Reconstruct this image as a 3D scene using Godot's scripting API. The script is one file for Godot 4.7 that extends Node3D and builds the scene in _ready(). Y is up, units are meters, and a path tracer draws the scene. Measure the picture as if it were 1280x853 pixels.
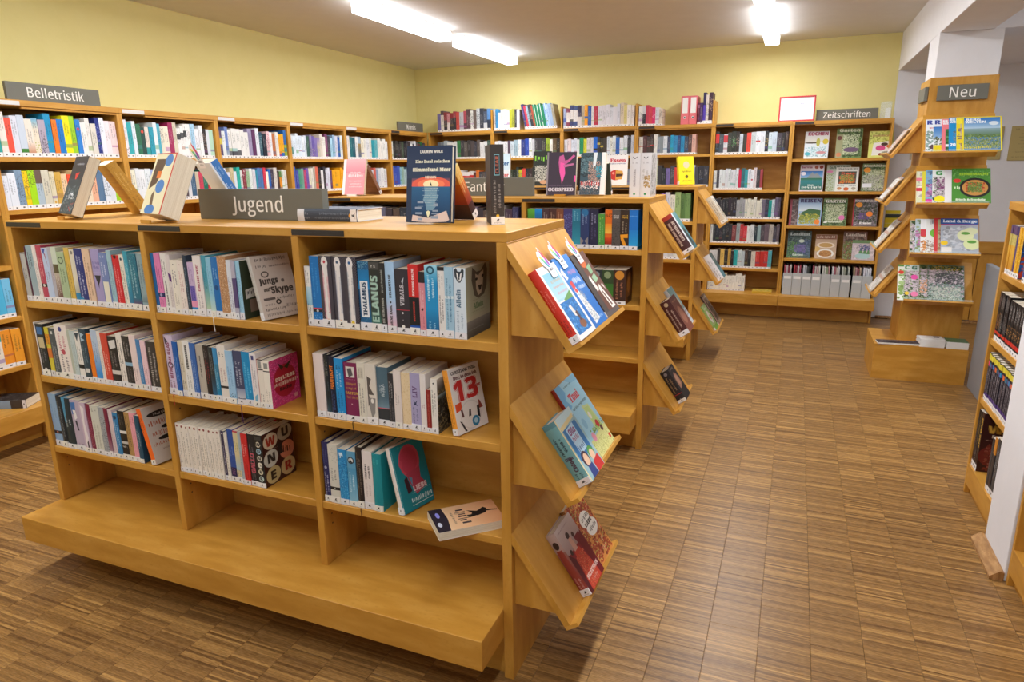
extends Node3D
# A small public library: free-standing bookcases in rows, wall shelving on two sides, a pillar with magazine ledges.
# Units are metres, y up. Bookcase fronts face +z, the left wall shelving faces +x.

var mats := {}
var counts := {}
var rng := RandomNumberGenerator.new()
var atlas_img: Image
var atlas_tex: Array = []
var atlas_mat: Array = []
var atlas_imgs: Array = []
var pen := Vector2i(16, 0)
var row_h := 16
var glyphs := {}
var fonts := {}
const ATLAS := 2048
const ORD := ["first", "second", "third", "fourth", "fifth", "sixth", "seventh", "eighth", "ninth", "tenth", "eleventh", "twelfth", "thirteenth", "fourteenth", "fifteenth", "sixteenth", "seventeenth", "eighteenth", "nineteenth", "twentieth", "twenty-first", "twenty-second", "twenty-third", "twenty-fourth", "twenty-fifth", "twenty-sixth"]

func _ready() -> void:
	rng.seed = 7
	view_and_light()
	make_materials()
	room()
	ceiling_lights()
	bookcases()
	fill_youth_case()
	fill_fantasy_case()
	fill_third_case()
	fill_left_wall()
	fill_back_wall()
	fill_right_case()
	pillar_display()
	top_of_youth_case()
	top_of_rear_cases()
	top_of_wall_shelves()
	far_right_corner()
	place_shelved()
	finish_atlas()

# ------------------------------------------------------------------ camera, environment, light
func view_and_light() -> void:
	var cam := Camera3D.new()
	cam.name = "camera"
	cam.fov = rad_to_deg(2.0 * atan(426.5 / 844.08))
	cam.near = 0.05
	cam.far = 60.0
	add_child(cam)
	cam.transform = Transform3D(Basis(Vector3.UP, 0.3924) * Basis(Vector3.RIGHT, -0.2527) * Basis(Vector3.BACK, -0.0148), Vector3(0.6216, 1.4011, 1.4778))
	cam.current = true
	var we := WorldEnvironment.new()
	we.name = "world_environment"
	var e := Environment.new()
	e.background_mode = Environment.BG_COLOR
	e.background_color = Color(0.02, 0.02, 0.02)
	e.tonemap_mode = Environment.TONE_MAPPER_LINEAR
	e.tonemap_exposure = 1.0
	e.sdfgi_enabled = true
	e.ssao_enabled = true
	e.ssil_enabled = true
	we.environment = e
	add_child(we)

const LAMP_ENERGY := 1.56
const LAMP_GLOW := 8.0
# x, z of the middle of each ceiling light
const LAMPS := [[-2.03, -4.455], [-2.03, -3.055], [-2.03, -1.48], [-2.03, -0.08], [-2.03, 1.32], [0.34, -4.455], [0.34, -3.055], [0.34, -1.655], [0.34, -0.255], [0.34, 1.145]]

func ceiling_lights() -> void:
	for i in LAMPS.size() + 1:
		var right: bool = i == LAMPS.size()
		var x: float = 2.45 if right else LAMPS[i][0]
		var z: float = -1.9 if right else LAMPS[i][1]
		var where: String = "in the side room beyond the pillars" if right else ["over the left rear corner", "long, second from the back in the left row", "third from the back in the left row", "fourth from the back in the left row", "nearest the front in the left row", "over the back of the aisle", "second from the back over the aisle", "third from the back over the aisle", "fourth from the back over the aisle", "nearest the front over the aisle"][i]
		var t := thing("ceiling_light", "white box shaped fluorescent ceiling light " + where, "light", Vector3(x, 2.45, z), 0.0, "fluorescent ceiling lights")
		var s := st0()
		cb(s, Vector3(-0.045, -0.018, -0.575), Vector3(0.045, 0, 0.575), 0.002)
		obj("housing", s, mats.metal, t)
		s = st0()
		cb(s, Vector3(-0.055, -0.088, -0.585), Vector3(0.055, -0.018, 0.585), 0.006)
		obj("diffuser", s, mats.glow, t)
		var a := AreaLight3D.new()
		a.name = "lamp_light"
		a.area_size = Vector2(0.1, 1.15)
		a.light_energy = LAMP_ENERGY
		a.light_color = Color(0.97, 0.985, 1.0)
		a.shadow_enabled = true
		a.area_range = 14.0
		a.area_attenuation = 2.0
		a.rotation.x = -PI / 2
		a.position = Vector3(0, -0.092, 0)
		t.add_child(a)

# ------------------------------------------------------------------ small helpers
func numbered(called: String) -> String:
	counts[called] = counts.get(called, -1) + 1
	return called if counts[called] == 0 else "%s_%03d" % [called, counts[called]]

func tag(o: Node, label: String, category: String, group := "", kind := "") -> void:
	if label:
		o.set_meta("label", label)
	if category:
		o.set_meta("category", category)
	if group:
		o.set_meta("group", group)
	if kind:
		o.set_meta("kind", kind)

func thing(called: String, label: String, category: String, at := Vector3.ZERO, turn := 0.0, group := "") -> Node3D:
	var o := Node3D.new()
	o.name = numbered(called)
	add_child(o)
	o.position = at
	o.rotation.y = turn
	tag(o, label, category, group)
	return o

func st0() -> SurfaceTool:
	var s := SurfaceTool.new()
	s.begin(Mesh.PRIMITIVE_TRIANGLES)
	return s

func mesh_node(called: String, m: Mesh, mat: Material, parent: Node = null) -> MeshInstance3D:
	var o := MeshInstance3D.new()
	o.name = called if parent else numbered(called)
	o.mesh = m
	o.material_override = mat
	(parent if parent else self).add_child(o, true)
	return o

func obj(called: String, s: SurfaceTool, mat: Material, parent: Node = null) -> MeshInstance3D:
	return mesh_node(called, s.commit(), mat, parent)

func struct(called: String, s: SurfaceTool, mat: Material) -> MeshInstance3D:
	var o := obj(called, s, mat)
	o.set_meta("kind", "structure")
	return o

func tri(s: SurfaceTool, a: Vector3, b: Vector3, c: Vector3, mid: Vector3) -> void:
	var n := (b - a).cross(c - a)
	if n.length_squared() < 1e-18:
		return
	n = n.normalized()
	if n.dot((a + b + c) / 3.0 - mid) < 0.0:
		n = -n
		var q := b
		b = c
		c = q
	s.set_normal(n)
	s.add_vertex(a)
	s.set_normal(n)
	s.add_vertex(c)
	s.set_normal(n)
	s.add_vertex(b)

func quad(s: SurfaceTool, a: Vector3, b: Vector3, c: Vector3, d: Vector3, mid: Vector3) -> void:
	tri(s, a, b, c, mid)
	tri(s, a, c, d, mid)

# box with chamfered edges
func cb(s: SurfaceTool, lo: Vector3, hi: Vector3, ch := 0.0012) -> void:
	var m := (lo + hi) / 2.0
	var h := (hi - lo) / 2.0
	var c := minf(ch, minf(h.x, minf(h.y, h.z)) * 0.6)
	var v := func(ax: int, sx: int, sy: int, sz: int) -> Vector3:
		return m + Vector3(sx * (h.x - (0.0 if ax == 0 else c)), sy * (h.y - (0.0 if ax == 1 else c)), sz * (h.z - (0.0 if ax == 2 else c)))
	for g in [-1, 1]:
		quad(s, v.call(0, g, -1, -1), v.call(0, g, 1, -1), v.call(0, g, 1, 1), v.call(0, g, -1, 1), m)
		quad(s, v.call(1, -1, g, -1), v.call(1, 1, g, -1), v.call(1, 1, g, 1), v.call(1, -1, g, 1), m)
		quad(s, v.call(2, -1, -1, g), v.call(2, 1, -1, g), v.call(2, 1, 1, g), v.call(2, -1, 1, g), m)
		for k in [-1, 1]:
			quad(s, v.call(0, g, k, -1), v.call(0, g, k, 1), v.call(1, g, k, 1), v.call(1, g, k, -1), m)
			quad(s, v.call(0, g, -1, k), v.call(0, g, 1, k), v.call(2, g, 1, k), v.call(2, g, -1, k), m)
			quad(s, v.call(1, -1, g, k), v.call(1, 1, g, k), v.call(2, 1, g, k), v.call(2, -1, g, k), m)
			for l in [-1, 1]:
				tri(s, v.call(0, g, k, l), v.call(1, g, k, l), v.call(2, g, k, l), m)

func board(called: String, lo: Vector3, hi: Vector3, mat: Material, parent: Node, ch := 0.0012) -> MeshInstance3D:
	var s := st0()
	cb(s, lo, hi, ch)
	return obj(called, s, mat, parent)

# prism: outline in the xy plane, from z0 to z1
func prism(s: SurfaceTool, pts: PackedVector2Array, z0: float, z1: float) -> void:
	var mid := Vector3.ZERO
	for p in pts:
		mid += Vector3(p.x, p.y, 0) / pts.size()
	mid.z = (z0 + z1) / 2.0
	var idx := Geometry2D.triangulate_polygon(pts)
	for k in range(0, idx.size(), 3):
		for z in [z0, z1]:
			tri(s, Vector3(pts[idx[k]].x, pts[idx[k]].y, z), Vector3(pts[idx[k + 1]].x, pts[idx[k + 1]].y, z), Vector3(pts[idx[k + 2]].x, pts[idx[k + 2]].y, z), Vector3(pts[idx[k]].x, pts[idx[k]].y, mid.z))
	for k in pts.size():
		var a := pts[k]
		var b := pts[(k + 1) % pts.size()]
		quad(s, Vector3(a.x, a.y, z0), Vector3(b.x, b.y, z0), Vector3(b.x, b.y, z1), Vector3(a.x, a.y, z1), mid)

func lettering(text: String, height: float, mat: Material, parent: Node, at: Vector3, turn := 0.0, bold := false) -> MeshInstance3D:
	var tm := TextMesh.new()
	tm.text = text
	tm.font = font_of("sans_bold" if bold else "sans")
	tm.font_size = 64
	tm.pixel_size = height / 46.0
	tm.depth = 0.002
	tm.curve_step = 1.0
	var o := mesh_node("lettering", tm, mat, parent)
	o.position = at
	o.rotation.y = turn
	return o

# ------------------------------------------------------------------ materials
func plain(hex: String, rough := 0.8, spec := 0.5) -> StandardMaterial3D:
	var m := StandardMaterial3D.new()
	m.albedo_color = Color.html(hex)
	m.roughness = rough
	m.metallic_specular = spec
	return m

func wood_image(dark: Color, mid: Color, light: Color, across: bool, contrast := 1.0) -> ImageTexture:
	var n := FastNoiseLite.new()
	n.seed = 11
	n.frequency = 1.0
	n.fractal_octaves = 4
	var fleck := FastNoiseLite.new()
	fleck.seed = 5
	fleck.frequency = 1.0
	fleck.fractal_octaves = 2
	var w := 512
	var im := Image.create(w, w, false, Image.FORMAT_RGB8)
	for y in w:
		var fy := float(y) / w
		for x in w:
			var a := TAU * x / w
			var ca := cos(a)
			var sa := sin(a)
			var v := 0.0
			var f := 0.0
			var k := smoothstep(0.9, 1.0, fy)
			v = n.get_noise_3d(ca * 0.9, sa * 0.9, fy * 26.0)
			f = fleck.get_noise_3d(ca * 9.0, sa * 9.0, fy * 170.0)
			if k > 0.0:
				v = lerpf(v, n.get_noise_3d(ca * 0.9, sa * 0.9, (fy - 1.0) * 26.0), k)
				f = lerpf(f, fleck.get_noise_3d(ca * 9.0, sa * 9.0, (fy - 1.0) * 170.0), k)
			var q := clampf(0.5 + v * 0.9 * contrast, 0.0, 1.0)
			var c := dark.lerp(mid, q * 2.0) if q < 0.5 else mid.lerp(light, q * 2.0 - 1.0)
			if f > 0.3:
				c = c.lerp(dark, minf((f - 0.3) * 1.6 * contrast, 0.6))
			if across:
				im.set_pixel(y, x, c)
			else:
				im.set_pixel(x, y, c)
	return ImageTexture.create_from_image(im)

func wood(across: bool, scale: Vector3, dark: String, mid: String, light: String, rough := 0.42) -> StandardMaterial3D:
	var m := StandardMaterial3D.new()
	m.albedo_texture = wood_image(Color.html(dark), Color.html(mid), Color.html(light), across)
	m.uv1_triplanar = true
	m.uv1_scale = scale
	m.uv1_triplanar_sharpness = 8.0
	m.roughness = rough
	m.metallic_specular = 0.45
	return m

func paper_like(hex_a: String, hex_b: String, lines: int) -> ImageTexture:
	var im := Image.create(256, 8, false, Image.FORMAT_RGB8)
	var r := RandomNumberGenerator.new()
	r.seed = 3
	for y in 256:
		var c := Color.html(hex_a).lerp(Color.html(hex_b), r.randf() if lines else 0.0)
		im.fill_rect(Rect2i(y, 0, 1, 8), c)
	return ImageTexture.create_from_image(im)

func noise_albedo(hex_a: String, hex_b: String, freq: float, seed_n: int) -> NoiseTexture2D:
	var t := NoiseTexture2D.new()
	t.width = 512
	t.height = 512
	t.seamless = true
	var n := FastNoiseLite.new()
	n.seed = seed_n
	n.frequency = freq
	n.fractal_octaves = 4
	t.noise = n
	var g := Gradient.new()
	g.set_color(0, Color.html(hex_a))
	g.set_color(1, Color.html(hex_b))
	t.color_ramp = g
	return t

func plaster(hex_a: String, hex_b: String) -> StandardMaterial3D:
	var m := StandardMaterial3D.new()
	m.albedo_texture = noise_albedo(hex_a, hex_b, 0.02, 21)
	m.uv1_triplanar = true
	m.uv1_world_triplanar = true
	m.uv1_scale = Vector3.ONE * 0.5
	m.roughness = 0.92
	m.metallic_specular = 0.3
	return m

func make_materials() -> void:
	mats.wood_h = wood(false, Vector3(0.7, 0.7, 0.7), "bb8430", "c68f39", "d09b47")
	mats.wood_v = wood(true, Vector3(0.7, 0.7, 0.7), "bb8430", "c68f39", "d09b47")
	mats.oak = wood(true, Vector3(2.0, 2.0, 2.0), "8a6238", "a67a4a", "c09560", 0.5)
	mats.yellow = plaster("e8dc97", "ebdf9d")
	mats.white = plaster("e4e3e6", "e8e7ea")
	mats.ceiling = plaster("dcdad9", "e0dedd")
	mats.metal = plain("dcdcdc", 0.4)
	mats.dark_metal = plain("3a3a38", 0.5)
	mats.sign = plain("6b6a60", 0.55)
	mats.sign_edge = plain("a9aa98", 0.55)
	mats.sign_letter = plain("f2efe8", 0.6)
	mats.holder = plain("2f2824", 0.5)
	mats.holder_white = plain("d8d6d4", 0.5)
	mats.paper = plain("e9e4da", 0.9)
	mats.white_paint = plain("ecebe8", 0.6)
	mats.grey_board = plain("b9bcbc", 0.85)
	mats.desk_grey = plain("8b8d92", 0.6)
	mats.black = plain("1c1c1e", 0.5)
	mats.red = plain("c3303a", 0.45)
	mats.gap = plain("5a4024", 0.9)
	var p := StandardMaterial3D.new()
	p.albedo_texture = paper_like("f0e8d6", "cdbfa6", 1)
	p.uv1_triplanar = true
	p.uv1_scale = Vector3(14, 14, 14)
	p.roughness = 0.95
	mats.pages = p
	var g := StandardMaterial3D.new()
	g.albedo_color = Color(0.95, 0.95, 0.95)
	g.emission_enabled = true
	g.emission = Color(0.97, 0.985, 1.0)
	g.emission_energy_multiplier = LAMP_GLOW
	g.roughness = 0.5
	mats.glow = g
	var a := StandardMaterial3D.new()
	a.transparency = BaseMaterial3D.TRANSPARENCY_ALPHA
	a.albedo_color = Color(0.92, 0.97, 0.95, 0.14)
	a.roughness = 0.08
	mats.acrylic = a

# ------------------------------------------------------------------ print: text and pictures on covers
func font_of(kind: String) -> SystemFont:
	if not fonts.has(kind):
		var f := SystemFont.new()
		f.font_names = PackedStringArray(["Droid Serif" if kind.begins_with("serif") else "Droid Sans"])
		f.font_weight = 700 if kind.ends_with("bold") else 400
		fonts[kind] = f
	return fonts[kind]

# a line of text as an image: white, with the glyphs in alpha
func text_image(text: String, kind := "sans_bold") -> Image:
	var key := kind + ":" + text
	if glyphs.has(key):
		return glyphs[key]
	var ts := TextServerManager.get_primary_interface()
	var rid: RID = font_of(kind).get_rids()[0]
	var sz := Vector2i(44, 0)
	var x := 2.0
	var put := []
	for ch in text:
		var gi: int = ts.font_get_glyph_index(rid, 44, ch.unicode_at(0), 0)
		ts.font_render_glyph(rid, sz, gi)
		var off: Vector2 = ts.font_get_glyph_offset(rid, sz, gi)
		put.append([gi, x + off.x, off.y])
		x += ts.font_get_glyph_advance(rid, 44, gi).x
	var im := Image.create(maxi(4, int(x) + 3), 46, false, Image.FORMAT_RGBA8)
	im.fill(Color(1, 1, 1, 0))
	for q in put:
		var r: Rect2 = ts.font_get_glyph_uv_rect(rid, sz, q[0])
		if r.size.x < 1.0:
			continue
		var src: Image = ts.font_get_texture_image(rid, sz, ts.font_get_glyph_texture_idx(rid, sz, q[0])).duplicate()
		src.convert(Image.FORMAT_RGBA8)
		im.blend_rect(src, Rect2i(r), Vector2i(int(q[1]), int(36 + q[2])))
	glyphs[key] = im
	return im

func draw_text(c: Image, text: String, r: Rect2i, col: Color, turned: bool, kind := "sans_bold") -> void:
	if r.size.x < 3 or r.size.y < 3:
		return
	var im: Image = text_image(text, kind).duplicate()
	var long := r.size.y if turned else r.size.x
	var wide := r.size.x if turned else r.size.y
	var used := im.get_used_rect()
	if used.size.x < 1:
		return
	im = im.get_region(used)
	var k := minf(float(long) / im.get_width(), float(wide) / im.get_height())
	var w := maxi(2, mini(long, int(im.get_width() * maxf(k, minf(float(long) / im.get_width(), k * 1.35)))))
	var h := maxi(2, int(im.get_height() * k))
	im.resize(w, h, Image.INTERPOLATE_LANCZOS if k > 0.5 else Image.INTERPOLATE_BILINEAR)
	if turned:
		im.rotate_90(COUNTERCLOCKWISE)
	var flat := Image.create(im.get_width(), im.get_height(), false, Image.FORMAT_RGBA8)
	flat.fill(col)
	c.blend_rect_mask(flat, im, Rect2i(Vector2i.ZERO, im.get_size()), r.position + (r.size - im.get_size()) / 2)

func ellipse(c: Image, cx: float, cy: float, rx: float, ry: float, col: Color) -> void:
	for y in range(maxi(0, int(cy - ry)), mini(c.get_height(), int(cy + ry) + 1)):
		var t := (y + 0.5 - cy) / maxf(ry, 0.5)
		if absf(t) < 1.0:
			var hw := rx * sqrt(1.0 - t * t)
			c.fill_rect(Rect2i(int(cx - hw), y, maxi(1, int(2.0 * hw)), 1), col)

func polygon(c: Image, pts: PackedVector2Array, col: Color) -> void:
	var lo := INF
	var hi := -INF
	for p in pts:
		lo = minf(lo, p.y)
		hi = maxf(hi, p.y)
	for y in range(maxi(0, int(lo)), mini(c.get_height(), int(hi) + 1)):
		var xs := []
		for k in pts.size():
			var a := pts[k]
			var b := pts[(k + 1) % pts.size()]
			if (a.y <= y + 0.5) != (b.y <= y + 0.5):
				xs.append(a.x + (y + 0.5 - a.y) / (b.y - a.y) * (b.x - a.x))
		xs.sort()
		for k in range(0, xs.size() - 1, 2):
			c.fill_rect(Rect2i(int(xs[k]), y, maxi(1, int(xs[k + 1] - xs[k])), 1), col)

func hexc(s: String) -> Color:
	return Color.html("#" + s)

func scribble(c: Image, r: Rect2i, col: Color, turned: bool, seed_n: int) -> void:
	# marks of lettering too small to read
	var q := RandomNumberGenerator.new()
	q.seed = seed_n
	var long := r.size.y if turned else r.size.x
	var wide := r.size.x if turned else r.size.y
	var t := maxi(1, wide / 3)
	var at := 0
	while at < long:
		var n := q.randi_range(2, maxi(3, wide / 2))
		var lift := q.randi_range(0, t)
		var rect := Rect2i(r.position.x + lift, r.position.y + at, maxi(1, wide - lift - q.randi_range(0, t)), maxi(1, n / 2)) if turned else Rect2i(r.position.x + at, r.position.y + lift, maxi(1, n / 2), maxi(1, wide - lift - q.randi_range(0, t)))
		c.fill_rect(rect, col)
		at += n + (q.randi_range(2, 5) if q.randf() < 0.16 else 0)

# draws the marks of one print: ops are separated by |, places are fractions of the area x0..x1 of the image
func paint(c: Image, x0: int, x1: int, ops: PackedStringArray) -> void:
	var w := x1 - x0
	var h := c.get_height()
	for op in ops:
		if op.length() < 3:
			continue
		var kind := op[0]
		var f := op.substr(1).split(":")
		var nums: Array = []
		for v in f[0].split("-" if kind in "FPWTUHGNDL" else ","):
			nums.append(float(v))
		var col := hexc(f[2 if kind == "E" else 1]) if f.size() > 1 else Color.BLACK
		if kind in "FPWTUHGND":
			var ya := int(nums[0] * h)
			var yb := int(nums[1] * h) if nums.size() > 1 else ya
			var n := yb - ya
			match kind:
				"F":
					c.fill_rect(Rect2i(x0, ya, w, n), col)
				"P":
					c.fill_rect(Rect2i(x0 + int(w * 0.14), ya, int(w * 0.72), n), col)
				"W":
					if w > 30:
						scribble(c, Rect2i(x0 + int(w * 0.2), ya, int(w * 0.22), n), col, true, ya + w)
						scribble(c, Rect2i(x0 + int(w * 0.55), ya + n / 8, int(w * 0.22), n * 3 / 4), col, true, ya + w + 3)
					else:
						scribble(c, Rect2i(x0 + int(w * 0.3), ya, maxi(2, int(w * 0.36)), n), col, true, ya + w)
				"T":
					draw_text(c, f[2], Rect2i(x0 + int(w * 0.14), ya, int(w * 0.72), n), col, true)
				"U":
					draw_text(c, f[2], Rect2i(x0 + int(w * 0.2), ya, int(w * 0.6), n), col, true, "serif")
				"H":
					draw_text(c, f[2], Rect2i(x0 + int(w * 0.06), ya, int(w * 0.88), n), col, false)
				"G":
					for y in n:
						c.fill_rect(Rect2i(x0, ya + y, w, 1), col.lerp(hexc(f[2]), float(y) / maxi(1, n)))
				"N":
					var q := RandomNumberGenerator.new()
					q.seed = ya * 7 + w
					for k in w * n / 60:
						var d := q.randi_range(1, 4)
						c.fill_rect(Rect2i(x0 + q.randi_range(0, maxi(0, w - d)), ya + q.randi_range(0, maxi(1, n - d)), d, d + q.randi_range(0, 2)), col)
				"D":
					var d2 := maxi(2, w / 11)
					for y in range(ya, yb, d2):
						for x in range(0, w, d2):
							if ((x / d2) + (y / d2)) % 2 == 0:
								c.fill_rect(Rect2i(x0 + x, y, mini(d2, w - x), d2), col)
			continue
		match kind:
			"L":
				c.fill_rect(Rect2i(x0 + int(nums[0] * w), 0, int((nums[1] - nums[0]) * w), h), col)
			"E":
				ellipse(c, x0 + w * 0.5, nums[0] * h, w * float(f[1]), w * float(f[1]), col)
			"f", "t", "s", "n", "g", "w", "v":
				var r := Rect2i(x0 + int(nums[0] * w), int(nums[1] * h), maxi(1, int((nums[2] - nums[0]) * w)), maxi(1, int((nums[3] - nums[1]) * h)))
				match kind:
					"f":
						c.fill_rect(r, col)
					"t":
						draw_text(c, f[2], r, col, false)
					"s":
						draw_text(c, f[2], r, col, false, "serif_bold")
					"v":
						draw_text(c, f[2], r, col, true)
					"w":
						scribble(c, r, col, false, r.position.y + r.size.x)
					"g":
						for y in r.size.y:
							c.fill_rect(Rect2i(r.position.x, r.position.y + y, r.size.x, 1), col.lerp(hexc(f[2]), float(y) / r.size.y))
					"n":
						var q := RandomNumberGenerator.new()
						q.seed = r.position.y * 3 + r.size.x
						var big := (float(f[2]) if f.size() > 2 else 0.05) * 0.62
						for k in int(0.5 / (big * big)):
							var d := maxf(1.0, big * minf(r.size.x, r.size.y) * q.randf_range(0.5, 1.6))
							var px := q.randf_range(r.position.x + d, r.end.x - d)
							var py := q.randf_range(r.position.y + d, r.end.y - d)
							ellipse(c, px, py, d, d * q.randf_range(0.4, 1.0), col.lerp(Color.WHITE if q.randf() < 0.3 else Color.BLACK, q.randf() * 0.25))
			"e":
				ellipse(c, x0 + nums[0] * w, nums[1] * h, nums[2] * w, nums[3] * h, col)
			"p":
				var pts := PackedVector2Array()
				for k in range(0, nums.size(), 2):
					pts.append(Vector2(x0 + nums[k] * w, nums[k + 1] * h))
				polygon(c, pts, col)

# room in the atlas for a w x h print: the atlas that holds it, and where
func place_print(c: Image) -> Dictionary:
	var w := c.get_width()
	var h := c.get_height()
	if atlas_img == null or (pen.x + w + 2 > ATLAS and pen.y + row_h + h + 2 > ATLAS) or pen.y + h + 2 > ATLAS:
		new_atlas()
	if pen.x + w + 2 > ATLAS:
		pen = Vector2i(0, pen.y + row_h + 2)
		row_h = 0
	atlas_img.blit_rect(c, Rect2i(0, 0, w, h), pen)
	var d := {"m": atlas_mat[-1], "r": Rect2(Vector2(pen), Vector2(w, h))}
	pen.x += w + 2
	row_h = maxi(row_h, h)
	return d

func new_atlas() -> void:
	atlas_img = Image.create(ATLAS, ATLAS, false, Image.FORMAT_RGBA8)
	atlas_img.fill(Color.html("#d8d0c4"))
	atlas_img.fill_rect(Rect2i(0, 0, 14, 14), Color.html("#e6dcc8"))
	atlas_imgs.append(atlas_img)
	var m := StandardMaterial3D.new()
	m.roughness = 0.5
	m.metallic_specular = 0.45
	m.texture_repeat = false
	atlas_mat.append(m)
	pen = Vector2i(16, 0)
	row_h = 16

func finish_atlas() -> void:
	for k in atlas_imgs.size():
		atlas_imgs[k].convert(Image.FORMAT_RGB8)
		atlas_mat[k].albedo_texture = ImageTexture.create_from_image(atlas_imgs[k])

# ------------------------------------------------------------------ books
func uq(s: SurfaceTool, a: Vector3, b: Vector3, c: Vector3, d: Vector3, n: Vector3, r: Rect2) -> void:
	# a top left, b top right, c bottom right, d bottom left of the printed area r (pixels)
	var u := [r.position / ATLAS, Vector2(r.end.x, r.position.y) / ATLAS, r.end / ATLAS, Vector2(r.position.x, r.end.y) / ATLAS]
	var v := [a, b, c, d]
	var cw := (b - a).cross(d - a).dot(n) < 0.0
	for k in ([0, 1, 2, 0, 2, 3] if cw else [0, 2, 1, 0, 3, 2]):
		s.set_normal(n)
		s.set_uv(u[k])
		s.add_vertex(v[k])

# spine faces +z at z = 0, front cover faces +x, the foot stands at y = 0, thickness is centred on x = 0
func cover_shape(s: SurfaceTool, w: float, h: float, d: float, hard: bool, pr: Dictionary, spine_px: int, front: bool, seg := 4) -> void:
	var r: Rect2 = pr.r.grow(-0.5)
	var sr := Rect2(r.position, Vector2(spine_px - 1.0, r.size.y))
	var fr := Rect2(r.position + Vector2(spine_px + 1, 0), Vector2(r.size.x - spine_px - 1, r.size.y))
	var edge := Rect2(sr.position + Vector2(1, 2), Vector2(1, r.size.y - 4))
	var edge2 := Rect2(Vector2(sr.end.x - 2, sr.position.y + 2), Vector2(1, r.size.y - 4))
	var dot := Rect2(sr.position + Vector2(2, 3), Vector2(1, 1))
	var b := 0.0024 if hard else 0.0008
	var bulge := 0.0035 if hard else 0.0012
	var pz := func(x: float) -> float:
		return -bulge * pow(absf(x) / (w / 2.0), 2.0)
	for k in seg:
		var xa := -w / 2.0 + w * k / seg
		var xb := -w / 2.0 + w * (k + 1) / seg
		var za: float = pz.call(xa)
		var zb: float = pz.call(xb)
		var n := Vector3(-(zb - za), 0, xb - xa).normalized()
		uq(s, Vector3(xa, h, za), Vector3(xb, h, zb), Vector3(xb, 0, zb), Vector3(xa, 0, za), n, Rect2(sr.position.x + sr.size.x * k / seg, sr.position.y, sr.size.x / seg, sr.size.y))
		for y in [0.0, h]:
			uq(s, Vector3(xa, y, za), Vector3(xb, y, zb), Vector3(xb, y, -bulge - b), Vector3(xa, y, -bulge - b), Vector3(0, 1 if y > 0 else -1, 0), dot)
	var x1 := w / 2.0
	var z0: float = pz.call(x1)
	uq(s, Vector3(x1, h, z0), Vector3(x1, h, -d), Vector3(x1, 0, -d), Vector3(x1, 0, z0), Vector3(1, 0, 0), fr if front else edge2)
	uq(s, Vector3(-x1, h, -d), Vector3(-x1, h, z0), Vector3(-x1, 0, z0), Vector3(-x1, 0, -d), Vector3(-1, 0, 0), edge)
	for g in [-1.0, 1.0]:
		var xo: float = g * x1
		var xi: float = g * (x1 - b)
		uq(s, Vector3(xi, h, -bulge - b), Vector3(xi, h, -d), Vector3(xi, 0, -d), Vector3(xi, 0, -bulge - b), Vector3(-g, 0, 0), dot)
		uq(s, Vector3(xo, h, -d), Vector3(xi, h, -d), Vector3(xi, 0, -d), Vector3(xo, 0, -d), Vector3(0, 0, -1), dot)
		for y in [0.0, h]:
			uq(s, Vector3(xo, y, z0), Vector3(xi, y, z0), Vector3(xi, y, -d), Vector3(xo, y, -d), Vector3(0, 1 if y > 0 else -1, 0), dot)

func page_box(w: float, h: float, d: float, hard: bool) -> Array:
	var b := 0.0025 if hard else 0.0009
	var i := 0.003 if hard else 0.0004
	return [Vector3(-w / 2 + b, i, -d + (0.004 if hard else 0.0005)), Vector3(w / 2 - b, h - i, -0.006 if hard else -0.0022)]

# print of a spine (and of a front cover beside it)
func jacket(w: float, h: float, d: float, base: Color, spine_ops: PackedStringArray, cover := "", cover_ops := PackedStringArray(), per_mm := 2.0, sticker := false) -> Dictionary:
	var sp := maxi(6, int(w * 1000 * per_mm))
	var hp := maxi(40, int(h * 1000 * per_mm))
	var fp := int(d * 1000 * per_mm) if cover else 0
	var c := Image.create(sp + fp, hp, false, Image.FORMAT_RGBA8)
	c.fill(base)
	paint(c, 0, sp, spine_ops)
	if cover:
		c.fill_rect(Rect2i(sp, 0, fp, hp), hexc(cover))
		paint(c, sp, sp + fp, cover_ops)
	if sticker:
		var y := int(hp * 0.895)
		c.fill_rect(Rect2i(0, y, sp, hp - y), Color.html("#e8e6e6"))
		c.fill_rect(Rect2i(sp * 2 / 5, y + (hp - y) / 3, maxi(1, sp / 4), maxi(1, (hp - y) / 3)), Color.html("#55504e"))
	var pr := place_print(c)
	pr.spine = sp
	return pr

var sticker_prints := []

func sticker_print() -> Dictionary:
	if sticker_prints.is_empty():
		for k in 5:
			var c := Image.create(48, 44, false, Image.FORMAT_RGBA8)
			c.fill(Color.html(["#e9e5e6", "#ece8e6", "#e2dfe2", "#ebe7df", "#e6e6ea"][k]))
			polygon(c, PackedVector2Array([Vector2(18, 26), Vector2(24, 14), Vector2(31, 26)]), Color.html("#2c2826"))
			ellipse(c, 26, 15, 4, 3, Color.html("#2c2826"))
			scribble(c, Rect2i(12, 31, 24, 6), Color.html("#6d6664"), false, k)
			sticker_prints.append(place_print(c))
	return sticker_prints[rng.randi_range(0, 4)]

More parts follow.
